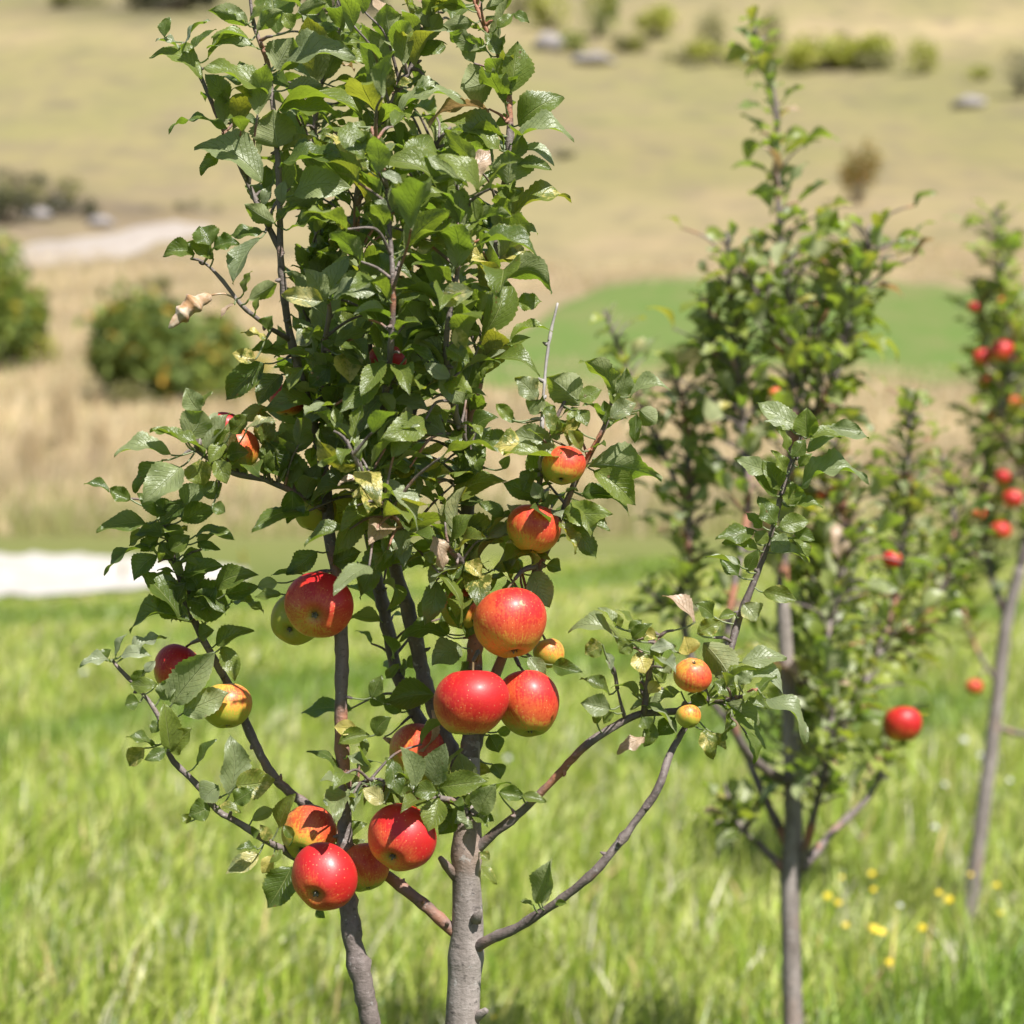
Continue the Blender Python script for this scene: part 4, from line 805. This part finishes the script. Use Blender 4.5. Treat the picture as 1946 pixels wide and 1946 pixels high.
CROWN = [(330, 100), (395, -80), (980, -80), (1000, 30), (990, 200), (1010, 300), (990, 400), (980, 560), (950, 640), (930, 740), (905, 850), (900, 940), (850, 990), (760, 1020), (640, 1030), (560, 920), (470, 870), (440, 780), (455, 660), (520, 600), (500, 430), (450, 300), (390, 200)]
GAPS = [[(785, 100), (860, 105), (885, 170), (850, 235), (795, 200)], [(540, 410), (590, 400), (595, 450), (550, 470)], [(815, 735), (860, 735), (865, 775), (820, 780)], [(785, 825), (845, 830), (840, 868), (790, 868)], [(830, 610), (870, 610), (860, 670), (835, 660)], [(430, 905), (570, 930), (560, 1000), (440, 980)], [(340, 150), (500, 330), (470, 430), (340, 420)]]
for b, t0, t1, n, l in ((stemE, .05, 1, 128, 118), (stemF, .0, 1, 108, 122), (stemB, .40, 1, 122, 118), (stemG, .0, 1, 62, 104), (stemK, .15, 1, 68, 106), (lead, .30, 1, 85, 104), (stemA, .50, 1, 70, 104), (stemC, .50, .95, 50, 100), (stemH, .1, .8, 18, 88), (armL, .0, 1, 32, 85), (L1, .78, 1, 26, 78), (R3, .4, .95, 22, 84), (R3b, .1, .9, 22, 76), (spurM, .0, 1, 40, 96), (spurN, .0, 1, 40, 94), (spurO, .0, 1, 30, 84), (spurK, .0, 1, 22, 80), (spurJ, .0, 1, 14, 80), (stemC, .2, .42, 14, 84), (R1b, .0, 1, 12, 62), (R1d, .0, 1, 12, 66)):
    inc = [CROWN]
    if b is L1: inc = [[(220, 900), (430, 900), (480, 1180), (420, 1300), (330, 1200), (230, 1050)]]
    if b is armL: inc = [CROWN, [(330, 740), (560, 740), (560, 900), (330, 900)]]
    if any(b is z for z in (spurO, spurK, R1b, R1d, spurJ, spurM, spurN, stemC)): inc = None
    if b is R3 or b is R3b: inc = [[(930, 740), (1190, 740), (1200, 1000), (950, 1100)]]
    fill(T1, b, t0, t1, n, l, 'hi', inc, GAPS, pale=.24, yel=.17, sunny=.35)

# brown curled leaf and other standout leaves
def curled_leaf(tree, b, i, a, c, rad, label, bend):
    mb = MB(); A, C_ = to_np(a), to_np(c); n = 26; X = C_ - A; L = np.linalg.norm(X); X /= L; up = np.array((0, 0, 1.0)); Y = np.cross(X, up); Y /= np.linalg.norm(Y); Z = np.cross(Y, X); m = 12
    V = []
    for k in range(n):
        t = k / (n - 1); r = rad * math.sin(math.pi * t ** .8) ** .7 * (1 + .22 * math.sin(t * 22) + .1 * math.sin(t * 41)) + .0004
        c0 = A + X * L * t + Z * bend * math.sin(math.pi * t) * L
        for j in range(m + 1):
            th = .3 + j / m * 5.6 + t * 2.2; rr = r * (1 - .35 * j / m) * (1 + .1 * math.sin(3 * th + 9 * t)); V.append(c0 + Y * rr * math.cos(th) + Z * rr * math.sin(th))
    Q = [(k * (m + 1) + j, k * (m + 1) + j + 1, (k + 1) * (m + 1) + j + 1, (k + 1) * (m + 1) + j) for k in range(n - 1) for j in range(m)]
    mb.add(V, Q)
    tube(mb, catmull([b['path'][i, :3], (b['path'][i, :3] + A) / 2 + (0, 0, .003), A], .004), .0008, 6)
    b.setdefault('extra', []).append((mb, label))
d_, b_, i_ = T1.nearest(445, 571, only=[twigI]); Dq = b_['pr'][i_, 2] - .005
curled_leaf(T1, b_, i_, P(402, 561, Dq), P(320, 624, Dq - .01), .0082, 'brown withered leaf rolled up on itself', .05)

# ------------------------------------------------------------------ apples of the foreground tree
A1 = [  # px, py (full view), radius, depth offset, calyx axis, blush, label, aspect
 (601, 1143, 65, -.05, (-.05, -.30, .95), .80, 'shaded red apple facing out with its eye showing, left of the two thin stems', .97),
 (560, 1168, 51, .0, (-.25, -.45, .85), .05, 'green and yellow apple half hidden behind the shaded red one', .97),
 (876, 1148, 47, .03, (-.2, -.9, .2), .28, 'orange shaded apple half behind the big round apple of the upper pair', .95),
 (963, 1176, 71, -.04, (.12, -.93, .34), .60, 'large red and yellow apple hanging above the pair of red apples', .97),
 (889, 1326, 74, -.06, (-.05, -.97, .15), .82, 'largest bright red apple directly above the fork of the trunk', .93),
 (996, 1328, 62, -.02, (.1, -.93, .33), .60, 'red apple with a white shine touching the right side of the largest apple', 1.08),
 (796, 1422, 64, .06, (-.2, -.9, .3), .40, 'dark shaded apple behind leaves at the lower left of the largest apple', .95),
 (757, 1582, 66, -.06, (-.28, -.55, .78), .90, 'red apple half in leaf shadow just left of the trunk fork', .96),
 (611, 1656, 64, -.07, (-.22, -.45, .86), .98, 'glossy red apple at the bottom of the low left cluster', .98),
 (582, 1573, 54, .02, (-.2, -.5, .6), .42, 'pale red apple at the top of the low left cluster, a leaf across it', .97),
 (684, 1637, 50, .0, (.3, -.85, .3), .45, 'yellow and red apple tucked behind the thin stem in the low cluster', .97),
 (1007, 998, 51, -.03, (-.1, -.9, .1), .52, 'red and yellow apple in the leaves of the right hand upper branch', .97),
 (1063, 879, 41, -.05, (-.15, -.80, .5), .46, 'small round apple with a pink shine, uppermost of the right branch', .95),
 (446, 850, 45, -.02, (.1, -.9, .3), .34, 'orange apple among leaves on the horizontal left branch', .97),
 (333, 1262, 45, .05, (-.3, -.8, .3), .70, 'dark red apple behind the large pale leaf at the far left', 1.1),
 (427, 1332, 48, .02, (.1, -.9, .35), .12, 'green apple with a red cheek crossed by the left arching branch', .97),
 (594, 965, 40, .03, (-.2, -.9, .2), -.15, 'green unripe apple in shade under the crown, above the shaded red apple', 1.05),
 (1307, 1273, 36, -.06, (.05, .85, .45), .52, 'small upright red apple with its eye on top in the right branch cluster', .95),
 (1299, 1352, 24.5, -.06, (.2, -.9, .3), .16, 'tiny golden apple below the small upright red one', .95),
 (1036, 1233, 30, .03, (.3, -.9, .1), .12, 'small yellow apple peeping out at the right edge of the upper pair', 1.05),
 (730, 682, 36, -.02, (-.1, -.95, .1), .85, 'deep red apple in shade high in the middle of the crown', .95),
 (543, 755, 34, .01, (-.1, -.95, .1), .75, 'red apple glimpsed between leaves in the left middle crown', .95),
 (708, 945, 40, .04, (.1, -.9, .2), -.1, 'yellow green apple in the shade behind the yellow spotted leaf', .97),
 (425, 806, 32, .0, (-.2, -.9, .2), .8, 'red apple sliver behind leaves above the orange apple', .97)]
for k, (x, y, r, dz, ax, bl, lab, ar) in enumerate(A1):
    D = 1.75 + dz; c = P(x * FS, y * FS, D); rr = r * D / F
    axv = (RT * ax[0] + UP * ax[1] - FW * ax[2]).normalized(); top = c - axv * rr * .9 + Vector((0, 0, .006)); sx_, sy_, sD = proj(top)
    _, b, i = T1.nearest(sx_, sy_, sD)
    a = b['path'][i, :3]; v = to_np(top) - a; g = np.linalg.norm(v)
    if g > .022:
        e = Vector(a + v * (1 - .014 / g)); T1.twig_to(b, i, e, .0017)
    else: e = Vector(a)
    make_apple(x * FS, y * FS, r, D, ax, bl, lab, e, ar, k + 3)
T1.finish()
for b in T1.br:
    for mb, lab in b.get('extra', []):
        o = mb.obj('withered_leaf', M['dryleaf'], T1.root, T1.o); o['label'] = lab

# ================================================================== SECOND TREE
T2 = Tree(3.2, 1497 * FS, 2385, 'apple_tree', 'blurred taller apple tree behind on the right with a bare forked trunk')
S = lambda pts, **k: T2.branch(pts, sides=9, **k)
tk2 = T2.branch([(1497, 2365, 0, 24), (1497, 2100, 0, 20), (1496, 1932, 0, 19), (1493, 1800, 0, 18.5), (1491, 1700, 0, 18), (1492, 1640, 0, 19), (1497, 1550, 0, 17), (1492, 1400, 0, 15.5), (1484, 1250, 0, 14.5), (1476, 1120, 0, 13)], 'trunk', 14, .03, 0, 'bark')
c0 = S([(1476, 1130, 0, 13), (1480, 1000, 0, 11), (1492, 850, 0, 9), (1496, 700, 0, 8), (1490, 600, 0, 7), (1474, 450, 0, 6), (1466, 330, 0, 5), (1464, 200, 0, 5), (1442, 130, 0, 4.5), (1425, 60, 0, 4), (1420, 30, 0, 3)])
ca = S([(1490, 1480, 0, 11), (1430, 1440, -.05, 9), (1390, 1385, -.1, 8), (1370, 1280, -.1, 7.5), (1378, 1150, -.1, 7), (1412, 950, -.05, 7), (1402, 800, 0, 6.5), (1385, 650, 0, 6), (1376, 520, 0, 5), (1372, 440, 0, 4)])
cb = S([(1490, 1600, 0, 9), (1440, 1500, .05, 7.5), (1392, 1390, .1, 7), (1330, 1300, .1, 7), (1292, 1190, .1, 7.5), (1298, 1050, .1, 7.5), (1300, 900, .1, 6), (1292, 780, .1, 5), (1270, 700, .1, 4)])
cb2 = S([(1294, 950, .1, 5), (1235, 820, .15, 5), (1180, 690, .15, 4), (1140, 585, .15, 3)])
cb3 = S([(1292, 1190, .1, 4), (1250, 1140, .1, 3.5), (1205, 1100, .1, 3)])
cc = S([(1482, 1645, 0, 8.5), (1430, 1590, 0, 7), (1385, 1545, 0, 5.5), (1368, 1480, 0, 4)])
cd = S([(1505, 1650, 0, 8), (1545, 1500, -.05, 6.5), (1568, 1380, -.08, 6), (1562, 1200, -.05, 6), (1598, 1050, 0, 6), (1585, 900, 0, 5), (1570, 830, 0, 4)])
ce = S([(1512, 1640, 0, 9), (1570, 1570, .05, 7), (1640, 1500, .1, 6), (1672, 1420, .1, 5), (1668, 1370, .1, 4)])
cf = S([(1545, 1500, .05, 6), (1600, 1350, .15, 6), (1670, 1200, .25, 6), (1702, 1050, .3, 6), (1712, 900, .3, 5), (1718, 745, .3, 4)])
cf2 = S([(1650, 1240, .22, 5), (1760, 1150, .3, 4.5), (1800, 1000, .35, 4), (1780, 860, .35, 3)])
cg = S([(1494, 850, 0, 6), (1560, 750, 0, 6), (1600, 620, 0, 6), (1635, 520, 0, 5), (1640, 425, 0, 4)])
ch = S([(1494, 740, 0, 6), (1545, 620, .1, 5), (1545, 480, .1, 4)])
ci = S([(1402, 820, 0, 5), (1350, 680, .05, 5), (1338, 560, .05, 4)])
cj = S([(1500, 1560, 0, 6), (1515, 1420, .1, 6), (1520, 1250, .1, 5), (1540, 1050, .1, 5), (1560, 950, .1, 4)])
ck = S([(1490, 650, 0, 5), (1430, 560, -.05, 5), (1400, 470, -.05, 4)])
for b, t0, t1, n, l in ((c0, .05, .62, 125, 66), (c0, .62, 1, 56, 60), (ca, .62, 1, 80, 60), (ca, .25, .6, 24, 54), (cb, .5, 1, 115, 54), (cb2, .2, 1, 50, 50), (cb3, .2, 1, 26, 50), (cc, .55, 1, 40, 55), (cd, .2, 1, 220, 58), (ce, .7, 1, 30, 48), (cf, .2, 1, 250, 52), (cf2, .05, 1, 140, 50), (cg, .1, 1, 105, 62), (ch, .1, 1, 80, 62), (ci, .1, 1, 60, 54), (cj, .1, 1, 220, 58), (ck, .1, 1, 45, 58)):
    fill(T2, b, t0, t1, n, l, 'mid', None, (), spread=.8 if n < 80 else 1.4, pale=.42, yel=.25, twig=.5, sunny=.2)
def far_apples(tree, data):
    for k, (x, y, r, dz, bl, lab) in enumerate(data):
        D = tree.D0 + dz; c = P(x * FS, y * FS, D); top = c + Vector((0, 0, r * D / F)); sx_, sy_, sD = proj(top)
        _, b, i = tree.nearest(sx_, sy_, sD); a = b['path'][i, :3]; v = to_np(top) - a; g = np.linalg.norm(v)
        e = Vector(a + v * max(0, (1 - .02 / g))) if g > .03 else Vector(a)
        if g > .03: tree.twig_to(b, i, e, .002)
        make_apple(x * FS, y * FS, r, D, (.05 * (k % 3), -.95, .25), bl, lab, e, .95, 40 + k, None, True)
far_apples(T2, [(1703, 1367, 38, .1, .85, 'blurred bright red apple alone on the low right branch of the second tree'), (1462, 743, 13, -.05, .35, 'small orange apple just above the foreground leaf shoot on the right'), (1548, 937, 12, 0, .4, 'small orange apple left one of two side by side in the second tree'), (1572, 930, 13, 0, .5, 'small orange red apple right one of two side by side in the second tree'),
  (1570, 985, 11, 0, .2, 'tiny orange apple beneath the two side by side'), (1569, 1006, 11, .02, .1, 'tiny yellow apple lowest in the middle of the second tree'), (1683, 1056, 19, .2, .95, 'dark red apple amid leaves at the right of the second tree')])
T2.finish()

# ================================================================== THIRD TREE
T3 = Tree(5.2, 1808 * FS, 1845, 'apple_tree', 'farthest apple tree at the right edge with a slim leaning trunk')
S3 = lambda pts, **k: T3.branch(pts, sides=8, **k)
tk3 = T3.branch([(1806, 1825, 0, 17), (1828, 1720, 0, 15), (1845, 1600, 0, 14), (1868, 1430, 0, 14), (1884, 1300, 0, 13), (1898, 1180, 0, 12), (1925, 1070, 0, 11)], 'trunk', 12, .03, 0, 'bark')
e0 = S3([(1925, 1075, 0, 10), (1945, 960, 0, 9), (1935, 800, 0, 7), (1905, 640, 0, 6), (1888, 500, 0, 5), (1878, 395, 0, 3.5)])
e1 = S3([(1900, 1170, 0, 8), (1862, 1050, .1, 6), (1858, 900, .1, 5.5), (1868, 740, .1, 5), (1850, 590, .1, 4), (1845, 520, .1, 3)])
e2 = S3([(1930, 900, 0, 6), (1890, 800, -.1, 5), (1905, 700, -.1, 4), (1920, 560, -.1, 3)])
e3 = S3([(1880, 1370, 0, 6), (1930, 1385, 0, 5), (1990, 1370, 0, 4), (2040, 1300, 0, 3)])
e4 = S3([(1885, 1290, 0, 5), (1845, 1230, 0, 4), (1815, 1130, .1, 4), (1830, 1040, .1, 3)])
e5 = S3([(1940, 900, 0, 7), (2000, 800, 0, 6), (2020, 650, 0, 5), (2010, 520, 0, 3)])
for b, t0, t1, n, l in ((e0, .1, 1, 280, 42), (e1, .15, 1, 190, 40), (e2, .1, 1, 120, 40), (e4, .3, 1, 70, 38), (e5, .1, 1, 120, 42), (e3, .5, 1, 40, 38)):
    fill(T3, b, t0, t1, n, l, 'lo', None, (), spread=1.15, pale=.35, yel=.3, twig=.5)
far_apples(T3, [(1852, 676, 19, -.1, .75, 'red apple left of the big bright one in the farthest tree'), (1889, 664, 24, -.12, .75, 'biggest bright red apple of the farthest tree'), (1912, 684, 16, -.05, .5, 'orange red apple right behind the big bright one in the farthest tree'), (1857, 722, 15, 0, .4, 'dull brown red apple under the trio in the farthest tree'),
  (1912, 760, 14, -.1, .35, 'light orange apple below the trio at the right edge'), (1892, 900, 15, -.1, .9, 'deep red apple midway down the farthest tree'), (1910, 942, 20, -.1, .8, 'plump red apple at the right edge above the lowest pair'), (1845, 968, 15, -.1, .5, 'orange red apple left of the plump one in the farthest tree'),
  (1888, 1002, 20, -.1, .65, 'round red apple nearest the bare trunk of the farthest tree'), (1893, 573, 13, -.05, .3, 'pale orange apple high in the farthest tree'), (1838, 580, 12, 0, .8, 'small dark red apple highest on the left of the farthest tree'), (1838, 1297, 17, -.05, .55, 'lone orange red apple hanging left of the leaning trunk'), (1862, 788, 12, 0, .3, 'brownish small apple on the left stem of the farthest tree')])
T3.finish()

# ------------------------------------------------------------------ wildflowers
YF = mat_simple('yellow_petal', (.80, .60, .02, 1), .5, .2, 90); WF = mat_simple('white_petal', (.52, .52, .47, 1), .6, .15, 90); FSt = mat_simple('flower_stalk', (.14, .2, .05, 1), .6)
def flower(px, py, rpx, mat, name, label, group):
    g, D = None, None
    # bloom height about 0.25 m above the meadow: walk along the sight line until it is there
    hh = rng.uniform(.20, .30); best = None
    for D_ in np.linspace(3.2, 23, 500):
        p = P(px, py, D_); z = float(gh(p.x, p.y))
        if p.z - z < hh: best = (p, D_, z); break
    p, D_, z = best; r = empty(name, (p.x, p.y, z)); tag(r, label, 'flower', group)
    mb = MB(); tube(mb, catmull([(0, 0, 0), (.008, .004, (p.z - z) * .5), (0, 0, p.z - z)], .03), .0016, 6); mb.obj('stalk', FSt, r)
    mb = MB(); R_ = rpx * .62 * D_ / F; c = np.array((0, 0, p.z - z)); tl = np.array((rng.uniform(-.3, .3), -.6, .7)); tl /= np.linalg.norm(tl); a = np.cross(tl, (1, 0, 0)); a /= np.linalg.norm(a); b = np.cross(tl, a)
    for ring, (nn, rl, lift) in enumerate(((11, 1., .15), (8, .65, .4))):
        for k in range(nn):
            t = k / nn * 6.283 + ring; d1 = a * math.cos(t) + b * math.sin(t); d2 = -a * math.sin(t) + b * math.cos(t)
            mb.add([c - d2 * R_ * .08, c + d2 * R_ * .08, c + d1 * R_ * .6 * rl + d2 * R_ * .2 + tl * R_ * lift * .5, c + d1 * R_ * .6 * rl - d2 * R_ * .2 + tl * R_ * lift * .5, c + d1 * R_ * rl + tl * R_ * lift * .4], [(0, 1, 2, 3)], [(3, 2, 4)])
    tube(mb, [c - tl * R_ * .1, c + tl * R_ * .12, c + tl * R_ * .28], [R_ * .25, R_ * .3, R_ * .1], 8, .1)
    mb.obj('bloom', mat, r, smooth=False)
for x, y, r in ((1650, 1752, 18), (1664, 1758, 15), (1740, 1750, 14), (1562, 1690, 13), (1582, 1703, 12), (1790, 1697, 15), (1772, 1684, 11), (1678, 1815, 14), (1645, 1648, 12), (1648, 1678, 10), (1588, 1655, 8), (1596, 1745, 11)):
    flower(x * FS, y * FS, r, YF, 'yellow_flower', 'small blurred yellow wildflower in the grass between the two right trunks', 'yellow wildflowers between the right trunks')
for x, y, r in ((1832, 1650, 9), (1880, 1670, 10), (1888, 1722, 9)):
    flower(x * FS, y * FS, r, YF, 'yellow_flower', 'small yellow wildflower in the grass close to the leaning far trunk', 'yellow wildflowers by the far trunk')
flower(933 * FS, 1918 * FS, 9, YF, 'yellow_flower', 'single tiny yellow flower low in the grass right of the foreground trunk', None)
flower(1745 * FS, 1338 * FS, 16, YF, 'yellow_flower', 'yellow blossom just right of the lone bright red blurred apple', None)
for x, y, r in ((1820, 1396, 13), (1783, 1480, 10), (1765, 1560, 11), (1905, 1472, 10), (1850, 1424, 10), (1698, 1708, 10)):
    flower(x * FS, y * FS, r, WF, 'white_flower', 'small blurred white flower head in the meadow beside the far trunk', 'white flowers by the far trunk')
flower(158 * FS, 1268 * FS, 11, WF, 'white_flower', 'single white flower in the grass left of the foreground tree', None)
flower(958 * FS, 1430 * FS, 11, WF, 'white_flower', 'single white flower just right of the foreground trunk under the apples', None)
# tall yellow flower spikes by the road
for x, y, h in ((458, 1085, 55), (482 - 250, 1100, 40)):
    p, D = hit(x * FS, y * FS); s_ = D / F; r = empty('flower_spike', p); tag(r, 'tall yellow flower spike beside the pale gravel road' if x > 300 else 'shorter yellow flower spike in front of the gravel road at the left', 'flower')
    mb = MB(); tube(mb, [(0, 0, 0), (0, 0, h * s_ * .5), (0, 0, h * s_)], .008, 6); mb.obj('stalk', FSt, r)
    mb = MB()
    for k in range(90):
        a = rng.uniform(0, 6.28); z = rng.uniform(.35, 1.0) * h * s_; d1 = np.array((math.cos(a), math.sin(a), .3)); rr = 8 * s_ * (1.25 - z / (h * s_)) ; c = np.array((0, 0, z)); e = np.array((-d1[1], d1[0], 0)) * rr * .4
        mb.add([c, c + d1 * rr * .6 + e, c + d1 * rr * 1.1, c + d1 * rr * .6 - e], [(0, 1, 2, 3)])
    mb.obj('bloom', YF, r, smooth=False)
